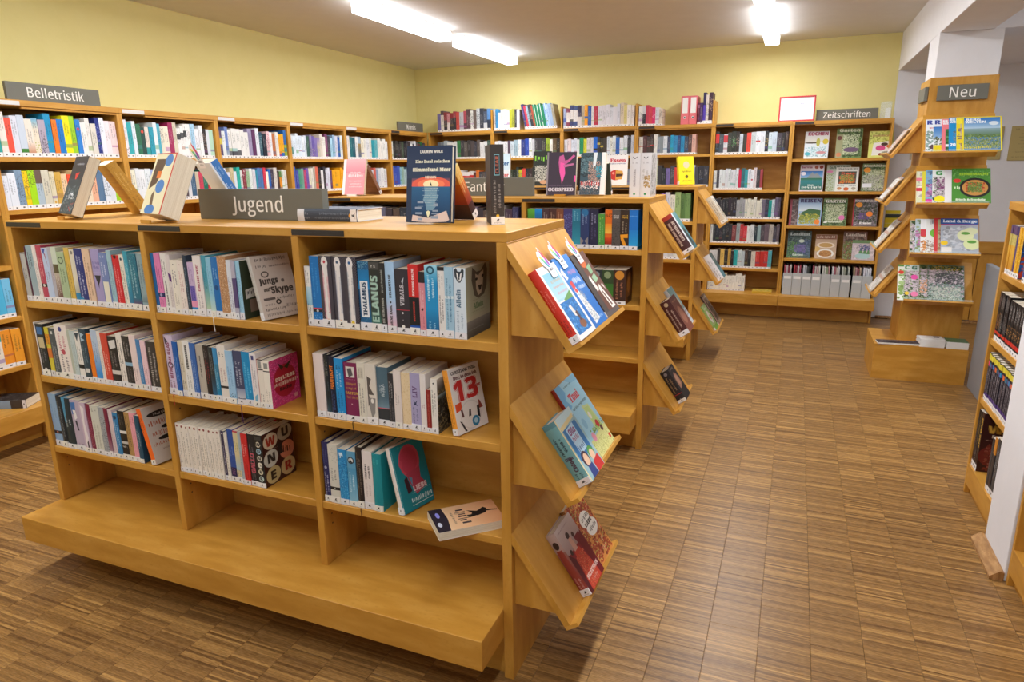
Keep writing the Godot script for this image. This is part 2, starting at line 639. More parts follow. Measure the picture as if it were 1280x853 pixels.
# a book with its parts: cover, page block, spine label
func book(t: Transform3D, w: float, h: float, d: float, base: Color, spine_ops: PackedStringArray, label: String, group: String, cover := "", cover_ops := PackedStringArray(), hard := false, sticker := true, per_mm := 2.0, called := "book") -> Node3D:
	var o := Node3D.new()
	o.name = numbered(called)
	add_child(o)
	o.transform = t
	tag(o, label, "book", group)
	var pr := jacket(w, h, d, base, spine_ops, cover, cover_ops, per_mm)
	var s := st0()
	cover_shape(s, w, h, d, hard, pr, pr.spine, cover != "", 6 if hard else 4)
	obj("cover", s, pr.m, o)
	var b := page_box(w, h, d, hard)
	s = st0()
	cb(s, b[0], b[1], 0.0003)
	obj("pages", s, mats.pages, o)
	if sticker:
		var sk := sticker_print()
		s = st0()
		var x := w / 2 - 0.0004
		var y := minf(0.021, h * 0.11) * rng.randf_range(0.84, 1.14)
		var z := 0.0006
		uq(s, Vector3(-x, y, z), Vector3(x, y, z), Vector3(x, 0.001, z), Vector3(-x, 0.001, z), Vector3(0, 0, 1), sk.r.grow(-1))
		uq(s, Vector3(-x, y, z), Vector3(x, y, z), Vector3(x, y, -0.002), Vector3(-x, y, -0.002), Vector3(0, 1, 0), Rect2(sk.r.position + Vector2(2, 2), Vector2(1, 1)))
		for g in [-1.0, 1.0]:
			uq(s, Vector3(g * x, y, z), Vector3(g * x, y, -0.004), Vector3(g * x, 0.001, -0.004), Vector3(g * x, 0.001, z), Vector3(g, 0, 0), Rect2(sk.r.position + Vector2(2, 2), Vector2(1, 1)))
		var so := obj("spine_label", s, sk.m, o)
		so.set_meta("label", "small white library label on the spine")
	return o

# a distant book: one mesh
func far_book(t: Transform3D, w: float, h: float, d: float, base: Color, spine_ops: PackedStringArray, label: String, group: String, cover := "", cover_ops := PackedStringArray(), sticker := true, per_mm := 1.0) -> void:
	var pr := jacket(w, h, d, base, spine_ops, cover, cover_ops, per_mm, sticker)
	var s := st0()
	cover_shape(s, w, h, d, false, pr, pr.spine, cover != "", 2)
	var b := page_box(w, h, d, false)
	var lo: Vector3 = b[0]
	var hi: Vector3 = b[1]
	var pg := Rect2(3, 3, 6, 6)
	uq(s, Vector3(lo.x, hi.y, lo.z), Vector3(hi.x, hi.y, lo.z), hi, Vector3(lo.x, hi.y, hi.z), Vector3(0, 1, 0), pg)
	uq(s, Vector3(lo.x, lo.y, lo.z), Vector3(hi.x, lo.y, lo.z), Vector3(hi.x, lo.y, hi.z), Vector3(lo.x, lo.y, hi.z), Vector3(0, -1, 0), pg)
	uq(s, Vector3(hi.x, hi.y, lo.z), Vector3(lo.x, hi.y, lo.z), lo, Vector3(hi.x, lo.y, lo.z), Vector3(0, 0, -1), pg)
	var cam := get_node("camera") as Camera3D
	var mid := t * Vector3(0, h / 2, 0)
	var p := cam.transform.affine_inverse() * mid
	var area := 0.0
	if p.z < -0.2 and absf(p.x / p.z) < 0.77 and absf(p.y / p.z) < 0.52:
		var seen := (cam.position - mid).normalized().dot(t.basis.z)
		area = w * h * maxf(0.0, seen) / (p.z * p.z)
		for k in 3:
			if crosses(cam.position, t * Vector3(0, h * 0.8, 0.02), Vector3(-1.82, 0.13, -1.71 * k - 0.43), Vector3(0.0, 1.24, -1.71 * k - 0.02)):
				area = 0.0
	shelved.append([area, t, s.commit(), pr.m, label, group])

var shelved := []
const BOOKS_APART := 305

# the books that show largest stay single things, the small rest is one object
func place_shelved() -> void:
	shelved.sort_custom(func(a, b): return a[0] > b[0])
	var apart: int = BOOKS_APART - counts.get("book", -1) - 1
	var rest := {}
	for k in shelved.size():
		var q: Array = shelved[k]
		if k < apart:
			var o := mesh_node("book", q[2], q[3])
			o.transform = q[1]
			tag(o, q[4], "book", q[5])
		else:
			if not rest.has(q[3]):
				rest[q[3]] = st0()
			rest[q[3]].append_from(q[2], 0, q[1])
	var m := ArrayMesh.new()
	for mat in rest:
		rest[mat].set_material(mat)
		rest[mat].commit(m)
	var all := MeshInstance3D.new()
	all.name = numbered("shelved_books")
	all.mesh = m
	add_child(all)
	tag(all, "rows of small distant books filling the wall shelves and rear bookcases", "books", "", "stuff")

func colour_word(c: Color) -> String:
	var l := c.get_luminance()
	if c.s < 0.13 or (c.v < 0.26 and c.s < 0.4):
		return "black" if c.v < 0.26 else "dark grey" if c.v < 0.45 else "grey" if c.v < 0.7 else "pale grey" if c.v < 0.85 else "white"
	var h := c.h * 360.0
	var hue := "red" if h < 14 or h >= 342 else "orange" if h < 38 else "yellow" if h < 64 else "green" if h < 160 else "turquoise" if h < 192 else "blue" if h < 245 else "purple" if h < 292 else "pink"
	if hue == "orange" and c.v < 0.62:
		hue = "brown"
	if (hue == "orange" or hue == "yellow") and c.s < 0.35:
		hue = "cream"
	if hue == "red" and c.v > 0.75 and c.s < 0.5:
		hue = "pink"
	return ("dark " if l < 0.12 else "pale " if c.s < 0.32 and hue != "cream" else "") + hue

func parse_ops(e: String) -> Array:
	var p := e.split("|")
	var head := p[0].strip_edges().split(" ")
	return [head, p.slice(1)]

# a row of near books standing from x0 to x1. entry: "thickness height colour|ops", times in mm before scaling
func near_row(base_t: Transform3D, x0: float, x1: float, y: float, entries: Array, where: String, group: String, depth := 0.135, last := [], small := false) -> Array:
	var total := 0.0
	for e in entries:
		total += float(parse_ops(e)[0][0])
	var k := (x1 - x0) / total
	var x := x0
	var out := []
	var i := 0
	for e in entries:
		var p := parse_ops(e)
		var w := float(p[0][0]) * k
		var h := float(p[0][1]) / 1000.0
		var base := hexc(p[0][2])
		var hard: bool = p[0].size() > 3 and p[0][3] == "h"
		var d := depth + rng.randf_range(-0.012, 0.012)
		var t := base_t * Transform3D(Basis(), Vector3(x + w / 2, y, -0.006 - rng.randf() * 0.004))
		var last_one: bool = not last.is_empty() and i == entries.size() - 1
		if small:
			far_book(t, w - 0.0007, h, d, base, p[1], "%s spined book, %s from left, %s" % [colour_word(base), ORD[i], where], group, last[0] if last_one else "", PackedStringArray(last[1].split("|")) if last_one else PackedStringArray(), true, 1.5)
			x += w
			i += 1
			continue
		out.append(book(t, w - 0.0007, h, d, base, p[1], "%s spined book, %s from left, %s" % [colour_word(base), ORD[i], where], group, last[0] if last_one else "", PackedStringArray(last[1].split("|")) if last_one else PackedStringArray(), hard))
		x += w
		i += 1
	return out

# a row of distant books. colours are hex words, some followed by :ops joined with +
func far_row(base_t: Transform3D, x0: float, x1: float, y: float, colours: String, where: String, group: String, h := 0.2, depth := 0.14, lean := 0.0, jitter := 0.018, per_mm := 1.0) -> void:
	var words := colours.split(" ", false)
	var ws := []
	var total := 0.0
	for q in words:
		var wd := rng.randf_range(0.8, 1.25)
		ws.append(wd)
		total += wd
	var x := x0
	for i in words.size():
		var part := words[i].split("=")
		var base := hexc(part[0])
		var w: float = ws[i] * (x1 - x0) / total
		var bh := h + rng.randf_range(-jitter, jitter)
		var ops := PackedStringArray()
		if part.size() > 1:
			ops = part[1].split("+")
		var ink := "22242a" if base.get_luminance() > 0.35 else "e4e0d8"
		var soft := base.lerp(hexc(ink), 0.62).to_html(false)
		if rng.randf() < 0.9:
			var a := rng.randf_range(0.08, 0.3)
			ops.append("W%.2f-%.2f:%s" % [a, a + rng.randf_range(0.3, 0.5), soft])
		if rng.randf() < 0.35:
			var b := rng.randf_range(0.6, 0.72)
			ops.append("F%.2f-%.2f:%s" % [b, b + rng.randf_range(0.03, 0.14), base.lerp(Color.from_hsv(rng.randf(), 0.5, 0.6), 0.45).to_html(false)])
		var tilt := lean + (rng.randf_range(-0.008, 0.008) if lean == 0.0 else 0.0)
		var t := base_t * Transform3D(Basis(Vector3.BACK, tilt), Vector3(x + w / 2, y + absf(sin(tilt)) * w * 0.5, -0.012 - rng.randf() * 0.006))
		far_book(t, (w - 0.0008) * cos(tilt), bh, depth + rng.randf_range(-0.015, 0.01), base, ops, "%s book, %s from left, %s" % [colour_word(base), ORD[mini(i, 25)], where], group, "", PackedStringArray(), true, per_mm)
		x += w

# ------------------------------------------------------------------ the room
func block(called: String, lo: Vector3, hi: Vector3, mat: Material) -> void:
	var s := st0()
	cb(s, lo, hi, 0.002)
	struct(called, s, mat)

func room() -> void:
	block("wall_left", Vector3(-3.5, -0.1, -5.6), Vector3(-3.364, 2.6, 2.8), mats.yellow)
	block("wall_back", Vector3(-3.364, -0.1, -5.6), Vector3(1.352, 2.6, -5.46), mats.yellow)
	block("wall_back_white", Vector3(1.352, -0.1, -5.6), Vector3(3.3, 2.6, -5.46), mats.white)
	block("wall_right", Vector3(3.3, -0.1, -5.6), Vector3(3.45, 2.6, 2.8), mats.white)
	block("wall_front", Vector3(-3.364, -0.1, 2.7), Vector3(3.3, 2.6, 2.85), mats.white)
	block("ceiling", Vector3(-3.5, 2.45, -5.6), Vector3(3.45, 2.6, 2.85), mats.ceiling)
	block("wall_beam", Vector3(1.35, 2.147, -3.58), Vector3(1.625, 2.45, 2.7), mats.white)
	block("ceiling_low", Vector3(1.35, 2.147, -5.46), Vector3(3.3, 2.45, -3.58), mats.white)
	block("wall_pier_far", Vector3(1.35, 0, -3.92), Vector3(1.68, 2.147, -3.58), mats.white)
	block("wall_pier_near", Vector3(1.39, 0, -1.305), Vector3(1.7, 2.147, -1.04), mats.white)
	block("baseboard_back", Vector3(1.4, 0, -5.46), Vector3(3.3, 0.02, -5.435), mats.oak)
	# slanting oak strip at the foot of the near pier
	var s := st0()
	prism(s, PackedVector2Array([Vector2(0, 0), Vector2(0.042, 0), Vector2(0.042, 0.032), Vector2(0.03, 0.036), Vector2(0, 0.012)]), -1.312, -1.035)
	var o := struct("baseboard_pier", s, mats.oak)
	o.position = Vector3(1.3475, 0, 0)
	parquet()

func parquet() -> void:
	var floor_node := st0()
	cb(floor_node, Vector3(-3.5, -0.12, -5.6), Vector3(3.45, -0.0035, 2.85), 0.001)
	var fl := struct("floor", floor_node, mats.gap)
	# print of thin oak lamellas, twelve panels side by side
	var variants := 14
	var pw := 144
	var ph := 288
	var im := Image.create(pw * variants, ph, false, Image.FORMAT_RGB8)
	var q := RandomNumberGenerator.new()
	q.seed = 91
	var grain := FastNoiseLite.new()
	grain.seed = 4
	grain.frequency = 1.0
	grain.fractal_octaves = 3
	for v in variants:
		var whole := q.randf_range(-0.05, 0.05)
		var y := 0
		while y < ph:
			var hgt := q.randi_range(5, 10)
			var tone := clampf(0.45 + whole + q.randfn(0.0, 0.21), 0.0, 1.0)
			var base := Color.html("#6c4a26").lerp(Color.html("#bd8f50"), tone)
			var ofs := q.randf() * 100.0
			for yy in range(y, mini(ph, y + hgt)):
				for x in pw:
					var g := grain.get_noise_3d(x * 0.035 + ofs, yy * 0.55, v * 7.0)
					var c := base.lightened(maxf(0.0, g) * 0.22).darkened(maxf(0.0, -g) * 0.3)
					if yy == y:
						c = c.darkened(0.16)
					im.set_pixel(v * pw + x, yy, c)
			y += hgt
	var m := StandardMaterial3D.new()
	m.albedo_texture = ImageTexture.create_from_image(im)
	m.roughness = 0.34
	m.metallic_specular = 0.4
	m.texture_repeat = false
	var w := 0.1455
	var l := 0.291
	var meshes := []
	for v in variants:
		meshes.append(panel_mesh(w, l, v, variants))
	var spots := []
	var cam := get_node("camera") as Camera3D
	var inv := cam.transform.affine_inverse()
	for i in range(-24, 24):
		for j in range(-20, 11):
			var c := Vector3(0.0465 + w * (i + 0.5), 0, -0.895 + l * (j + (0.5 if i % 2 else 0.0)) - l * 0.5)
			if c.x < -3.36 - w * 0.3 or c.x > 3.3 or c.z < -5.46 - l * 0.3 or c.z > 2.6:
				continue
			var p := inv * c
			var d := -p.z
			var seen := d > 0.2 and absf(p.x / d) < 0.79 and absf(p.y / d) < 0.54
			if seen:
				for k in 3:
					var z0 := -1.71 * k
					seen = seen and not crosses(cam.position, c, Vector3(-1.82, 0.13, z0 - 0.43), Vector3(0.0, 1.24, z0 + 0.13))
				seen = seen and not (c.x > 1.45 and c.z > -1.76)
			spots.append([d if seen else 100.0 + d, c, (i * 7 + j * 13 + i * j * 3) % variants])
	spots.sort_custom(func(a, b): return a[0] < b[0])
	var rest := st0()
	for k in spots.size():
		var v: int = absi(spots[k][2])
		if k < 300:
			var o := mesh_node("floor_panel", meshes[v], m, fl)
			o.position = spots[k][1]
		else:
			rest.append_from(meshes[v], 0, Transform3D(Basis(), spots[k][1]))
	var far := obj("far_floor_panels", rest, m, fl)
	far.set_meta("kind", "stuff")

func crosses(a: Vector3, b: Vector3, lo: Vector3, hi: Vector3) -> bool:
	return AABB(lo, hi - lo).intersects_segment(a, b) != null

func panel_mesh(w: float, l: float, v: int, n: int) -> Mesh:
	var s := st0()
	var x := w / 2 - 0.0003
	var z := l / 2 - 0.0003
	var c := 0.0007
	var u0 := (v + 0.012) / n
	var u1 := (v + 0.988) / n
	var up := [Vector3(-x + c, 0, -z + c), Vector3(x - c, 0, -z + c), Vector3(x - c, 0, z - c), Vector3(-x + c, 0, z - c)]
	var dn := [Vector3(-x, -0.0006, -z), Vector3(x, -0.0006, -z), Vector3(x, -0.0006, z), Vector3(-x, -0.0006, z)]
	var uv := [Vector2(u0, 0.005), Vector2(u1, 0.005), Vector2(u1, 0.995), Vector2(u0, 0.995)]
	var add := func(p: Array, t: Array, nn: Vector3) -> void:
		for k in [0, 1, 2, 0, 2, 3]:
			s.set_normal(nn)
			s.set_uv(t[k])
			s.add_vertex(p[k])
	add.call(up, uv, Vector3.UP)
	for k in 4:
		var k2 := (k + 1) % 4
		var nn: Vector3 = (Vector3.UP + ((dn[k] + dn[k2]) * Vector3(1, 0, 1)).normalized()).normalized()
		add.call([dn[k], dn[k2], up[k2], up[k]], [uv[k], uv[k2], uv[k2], uv[k]], nn)
		var low := Vector3(0, -0.003, 0)
		add.call([dn[k] + low, dn[k2] + low, dn[k2], dn[k]], [uv[k], uv[k2], uv[k2], uv[k]], ((dn[k] + dn[k2]) * Vector3(1, 0, 1)).normalized())
	return s.commit()

# ------------------------------------------------------------------ bookcases
const UPR := [-1.826, -1.213, -0.636, -0.0275]
const YOUTH_Y := [0.978, 0.709, 0.44]
const FANT_Y := [1.008, 0.74, 0.474]
const Z_FANT := -1.708
const Z_THIRD := -3.43
const X_LEFT := -3.085
const Z_BACK := -5.16
const BACK_X := [-3.06, -2.313, -1.56, -0.817, -0.112, 0.552, 1.335]
const WALL_Y := [1.487, 1.221, 0.945, 0.68, 0.42]
const BACK_Y := [[1.49, 1.195, 0.93, 0.69, 0.45], [1.49, 1.195, 0.93, 0.69, 0.45], [1.49, 1.195, 0.93, 0.69, 0.45], [1.49, 1.195, 0.93, 0.69, 0.45], [1.48, 1.165, 0.905, 0.68, 0.45], [1.432, 1.15, 0.85, 0.556]]
const WALL_H := 1.768

func display_end(t: Node3D, tops: Array) -> void:
	var d := Vector2(0.57, -0.8217)
	var n := Vector2(0.8217, 0.57)
	for yt in tops:
		var a := Vector2(0.0005, yt)
		var b := a + d * 0.286
		var s := st0()
		var cut := 0.0148 / 0.57
		prism(s, PackedVector2Array([a, b, b - n * 0.018, Vector2(0.0005, yt - 0.0103 - 0.8217 * cut)]), -0.44, 0.0)
		var o := obj("display_board", s, mats.wood_v, t)
		s = st0()
		prism(s, PackedVector2Array([b - n * 0.018, b + n * 0.022, b + n * 0.022 + d * 0.011, b - n * 0.018 + d * 0.011]), -0.44, 0.0)
		obj("ledge", s, mats.wood_h, o)
		for z in [-0.036, -0.42]:
			s = st0()
			prism(s, PackedVector2Array([Vector2(0.0005, yt - 0.033), Vector2(0.134, yt - 0.225), Vector2(0.0005, yt - 0.225)]), z, z + 0.016)
			obj("bracket", s, mats.wood_v, t)

func free_case(called: String, label: String, z: float, ys: Array, ends: Array) -> Node3D:
	var t := thing(called, label, "bookcase", Vector3(0, 0, z), 0.0, "free-standing beech bookcases")
	board("top", Vector3(-1.826, 1.2272, -0.44), Vector3(0, 1.25, 0), mats.wood_h, t)
	for k in 4:
		var x: float = UPR[k]
		board("upright", Vector3(x, 0.0 if k == 3 else 0.2225, -0.44), Vector3(x + (0.0275 if k == 3 else 0.0235), 1.227, 0), mats.wood_v, t)
	board("back_panel", Vector3(-1.802, 0.2225, -0.226), Vector3(-0.0277, 1.227, -0.214), mats.wood_h, t)
	for k in 3:
		var xa: float = UPR[k] + 0.0237
		var xb: float = UPR[k + 1] - 0.0002
		for y in ys:
			var so := board("shelf", Vector3(xa, y - 0.0235, -0.2138), Vector3(xb, y, -0.002), mats.wood_h, t)
			so.position = Vector3.ZERO
			board("shelf", Vector3(xa, y - 0.0235, -0.438), Vector3(xb, y, -0.2262), mats.wood_h, t)
		var h := st0()
		cb(h, Vector3(UPR[k] + 0.006, 1.2305, 0.0), Vector3(UPR[k] + 0.176, 1.2455, 0.0018), 0.0004)
		cb(h, Vector3(UPR[k] + 0.006, 1.2375, 0.0018), Vector3(UPR[k] + 0.176, 1.2395, 0.0026), 0.0003)
		obj("label_holder", h, mats.holder, t)
		# peg holes for the shelves
		for side in [UPR[k] + 0.0236, UPR[k + 1] - 0.0001]:
			for yy in [ys[2] - 0.06, ys[2] - 0.092, ys[1] - 0.06]:
				board("peg_hole", Vector3(side - 0.0008, yy - 0.0022, -0.0422), Vector3(side + 0.0008, yy + 0.0022, -0.0378), mats.black, t, 0.0004)
	board("bench", Vector3(-1.826, 0.131, -0.582), Vector3(-0.0278, 0.222, 0.1426), mats.wood_h, t, 0.0015)
	board("kick_board", Vector3(-1.80, 0.0, -0.42), Vector3(-0.0278, 0.1308, -0.02), mats.wood_h, t)
	display_end(t, ends)
	return t

func wall_unit(called: String, label: String, category: String, tf: Transform3D, w: float, ys: Array, height: float, depth: float, group: String, bench := 0.14, deck := 0.222, white_holder := false) -> Node3D:
	var t := Node3D.new()
	t.name = numbered(called)
	add_child(t)
	t.transform = tf
	tag(t, label, category, group)
	board("top", Vector3(0, height - 0.03, -depth), Vector3(w, height, 0.004), mats.wood_h, t)
	for x in [0.0, w - 0.018]:
		board("side_panel", Vector3(x, 0, -depth), Vector3(x + 0.018, height - 0.0302, 0), mats.wood_v, t)
	board("back_panel", Vector3(0.0182, deck, -depth), Vector3(w - 0.0182, height - 0.0302, -depth + 0.008), mats.wood_h, t)
	for y in ys:
		board("shelf", Vector3(0.0182, y - 0.024, -depth + 0.0082), Vector3(w - 0.0182, y, -0.004), mats.wood_h, t)
	if bench > 0.0:
		board("bench", Vector3(0.0005, deck - 0.091, 0.0002), Vector3(w - 0.0005, deck, bench), mats.wood_h, t)
	board("deck", Vector3(0.0182, deck - 0.091, -depth + 0.001), Vector3(w - 0.0182, deck, 0.0), mats.wood_h, t)
	board("kick_board", Vector3(0.0182, 0, -0.036), Vector3(w - 0.0182, deck - 0.0912, -0.02), mats.wood_h, t)
	if bench == 0.0:
		return t
	var h := st0()
	cb(h, Vector3(0.02, height - 0.027, 0.0042), Vector3(0.17, height - 0.006, 0.006), 0.0004)
	obj("label_holder", h, mats.holder_white if white_holder else mats.holder, t)
	# lower rail under the front edge of the top
	board("rail", Vector3(0.18, height - 0.042, -0.02), Vector3(w - 0.0182, height - 0.0304, -0.003), mats.wood_h, t)
	return t

func left_tf(k: int) -> Transform3D:
	return Transform3D(Basis(Vector3.UP, PI / 2), Vector3(X_LEFT, 0, -0.77 - 0.735 * k))

func back_tf(k: int) -> Transform3D:
	return Transform3D(Basis(), Vector3(BACK_X[k], 0, Z_BACK))

func right_tf() -> Transform3D:
	return Transform3D(Basis(Vector3.UP, -PI / 2), Vector3(1.408, 0, -1.765))

func bookcases() -> void:
	free_case("bookcase", "large nearest beech bookcase with projecting bench, under the Jugend sign", 0.0, YOUTH_Y, [1.222, 0.82, 0.459])
	free_case("bookcase", "beech bookcase behind the nearest one, under the half hidden Fanta sign", Z_FANT, FANT_Y, [1.222, 0.82, 0.459])
	free_case("bookcase", "beech bookcase farthest down the row, before the back wall", Z_THIRD, FANT_Y, [1.222, 0.82, 0.459])
	for k in range(-1, 6):
		var where: String = ["at the left picture edge", "under the Belletristik sign", "second from the Belletristik sign", "third from the Belletristik sign", "fourth from the Belletristik sign", "fifth from the Belletristik sign", "in the corner under the Krimis sign"][k + 1]
		wall_unit("wall_shelf_unit", "beech wall shelf bay on the left wall, " + where, "shelf", left_tf(k), 0.735, WALL_Y, WALL_H, 0.276, "wall shelf bays on the left wall", 0.14, 0.222, k >= 0 and k < 5)
	for k in 6:
		var where: String = ["in the left corner", "second from the left corner", "third from the left corner", "under the red ring binders", "left of the magazines", "at the right end, full of magazines"][k]
		var t := wall_unit("wall_shelf_unit", "beech wall shelf bay on the back wall, " + where, "shelf", back_tf(k), BACK_X[k + 1] - BACK_X[k] - 0.001, BACK_Y[k], WALL_H - 0.004 * k, 0.29, "wall shelf bays on the back wall", 0.14, 0.23)
		if k < 4:
			board("divider", Vector3(BACK_X[k + 1] - BACK_X[k] - 0.02, WALL_H - 0.004 * k + 0.0002, -0.25), Vector3(BACK_X[k + 1] - BACK_X[k] - 0.001, WALL_H - 0.004 * k + 0.2, -0.02), mats.wood_v, t)
	wall_unit("bookcase", "low beech bookcase at the right edge, between the grey desk and white pier", "bookcase", right_tf(), 0.456, [0.964, 0.693, 0.436], 1.241, 0.27, "", 0.0, 0.136)
	wall_unit("bookcase", "low beech bookcase corner at the bottom right edge, in front of the white pier", "bookcase", Transform3D(Basis(Vector3.UP, -PI / 2), Vector3(1.395, 0, -1.03)), 0.9, [0.964, 0.693, 0.436], 1.241, 0.27, "", 0.0, 0.136)

# ------------------------------------------------------------------ the youth bookcase
func fill_youth_case() -> void:
	var g := "books on the youth bookcase"
	var t := Transform3D()
	var bays := ["left bay of youth bookcase", "middle bay of youth bookcase", "right bay of youth bookcase"]
	near_row(t, -1.800, -1.216, YOUTH_Y[0], [
		"44 165 b9b6b0|F0-.03:8a857c|W.32-.6:444444", "14 186 5c3040", "54 190 93a8b0|W.12-.42:23282c|G.6-.95:93a8b0:a8b4bc", "34 192 e6dcd6|W.2-.86:7d7478", "48 192 b8455c|W.18-.6:f0b8b8|F.67-.73:262226|E.7:.2:d8d0d0",
		"52 184 bccae4|p.1,.02,.7,.02,.4,.12:3c4c9c|p.6,.1,.75,.34,.45,.1:a04860|W.4-.62:6a6c88", "32 188 b6b2ba|W.3-.66:7c4868", "44 188 ccd4c2|F.3-.46:5c5138|G.46-.92:c0b4a4:6b4a44|W.5-.85:e0d8d0", "62 174 a9bb96|E.16:.34:4c5848|E.16:.24:a9bb96|W.3-.62:42503c",
		"40 188 d8b455|W.2-.9:7a5c20", "44 184 dcd4c0|E.06:.24:8c8478|G.55-.78:dcd4c0:b4b0a0|F.78-.9:2a86b4", "66 188 2c3478|W.12-.3:c8d0e8|W.36-.86:d8dcf0|f.0,.86,.4,.95:2a86b4", "58 188 e0bfa2|W.15-.9:8a6450",
		"70 188 a79bc8|w.16,.2,.84,.27:6c60a0|w.16,.28,.84,.35:6c60a0|F.4-.402:d8d0e8|p.15,.45,.85,.45,.7,.55,.55,.6,.5,.68,.4,.58:2c2a34", "60 178 7485b8|W.05-.1:e0e4f0|W.18-.44:e8ecf8|P.52-.9:e6e0cc", "36 186 9fc0cc|W.2-.9:55808c",
		"52 172 d0242e|E.03:.22:401418|W.18-.9:f4b4b4", "34 174 e8dfd0|E.08:.24:334a58|W.2-.9:5c5048", "34 186 3d9db4|G.5-1:3d9db4:2c6c94|W.15-.6:bfe0e8", "62 180 2b6f86|N.0-.5:3f8f98|G.78-.92:2b6f86:7c4068|W.12-.78:b4d4dc", "58 180 8fa6ac|W.12-.6:4c5c62|G.7-.85:8fa6ac:6f8488"], "top shelf, " + bays[0], g)
	near_row(t, -1.800, -1.220, YOUTH_Y[1], [
		"16 192 e4dcd4", "62 188 23262e|P.06-.2:3d6ea8|P.26-.46:c8b890|W.5-.75:8c8c94|E.88:.2:d8d4d0", "34 178 d8c840|F.14-.34:e09030|F.42-.62:d87838|W.1-.4:6c6010", "52 176 4c5358|W.3-.9:a8acb0|f.3,.06,.6,.12:c8ccc8", "96 192 eadfd8|E.08:.14:3a3c80|W.16-.5:b85870|E.5:.16:b84858|W.55-.9:4c3c50", "22 178 b6bcae", "34 176 bccaca|W.2-.8:7c8c8c", "42 174 e6e2dc|p.1,.02,.9,.02,.5,.2:2c3a48|F.66-.74:1c1c20|W.3-.62:6a6660",
		"50 186 2c4050|p.2,.06,.8,.1,.3,.16,.8,.2,.2,.24:a8c0d0|W.3-.7:7890a0|f.2,.74,.8,.82:d8d4d0", "34 172 ee7f1f|W.2-.7:c45c10", "46 186 b4c4da|G.4-.8:b4c4da:4c90d8|W.2-.6:5c7ca8|F.78-.9:3a94dc", "30 184 e4dcd6|W.1-.8:a09890", "48 180 d04838|W.35-.8:f0d0c8", "62 172 2a2426|p.1,.1,.9,.06,.9,.22,.2,.26:d8d4d0|F.68-.76:d8d0c8|W.3-.66:8c8484",
		"44 184 e9e1d8|W.12-.62:2a2426|W.66-.9:6c605c", "56 178 302c2e|W.1-.45:b0a8a8|F.5-.57:8cb4d0|W.6-.9:7c7478", "44 184 e8d4d2|W.6-.85:8c6a70", "28 172 4c84b8|W.4-.9:c8dcec", "36 170 ecc8d0|W.5-.9:a06878", "74 168 3a3434|W.12-.9:c0b8b4"], "middle shelf, " + bays[0], g)
	near_row(t, -1.800, -1.352, YOUTH_Y[2], [
		"66 200 8eaccc|F.7-.76:2c2830|E.73:.1:d87860|W.2-.5:7090b0", "44 194 2a2c30 h|W.1-.9:9ca4a8", "78 192 243038 h|p.0,.0,.5,.0,.3,.5,.1,.5:4c94bc|W.4-.56:c0ccd0", "80 190 b9aac0|p.0,.06,.6,.04,.5,.25,.1,.3:3c70b4|p.2,.2,.5,.2,.6,.35,.3,.4:e8e4e4|p.3,.42,.5,.4,.6,.6,.45,.6:2c2838|W.86-.92:5c4c60", "54 186 c9b4c8|p.3,.05,.8,.1,.6,.4,.8,.7,.3,.95:e8e0e4|p.5,.8,.7,.75,.7,.95,.55,.95:2c2430", "38 184 7c1f40|W.25-.95:c08898", "68 182 cfcfc4|W.06-.12:8c8c80|W.3-.95:98988c", "44 180 a0a4aa|N.2-.9:5c6068", "28 180 7a2440|G.5-1:7a2440:b0a4ac", "36 176 d8c4c8|W.5-.9:987c84", "42 168 2c7cb4|E.1:.3:1c3c5c|W.2-.8:d0e4f0", "52 178 221c1c|F.4-.46:e8e4e0|F.62-.67:c8c4c0|w.16,.7,.84,.76:e8e4e0|W.08-.3:7c7470", "40 176 b08a54|W.08-.8:2c2018", "44 178 e8a0ac|W.06-.26:a84860|W.3-.9:d08894", "34 172 1f4a62|W.3-.7:c8d4dc"], "bottom shelf, " + bays[0], g)
	leaning_book(Vector3(-1.318, YOUTH_Y[2], -0.006), 0.024, 0.197, 0.13, 0.235, -0.1, "ef6a1e", "W.12-.42:3c1c10", "orange spined book leaning at the right end, bottom shelf, left bay", g, "cfcac4", "e.5,.16,.38,.05:1e1c1c|w.3,.14,.72,.19:d8d4d0|w.1,.26,.96,.36:b0664c|e.62,.41,.2,.035:1e1c1c|w.14,.45,.96,.55:b0664c|e.5,.59,.24,.035:1e1c1c|w.1,.63,.96,.72:b0664c|w.3,.76,.9,.8:8c8078|p.6,.84,.9,.82,.85,.96,.65,.97:3a3836")
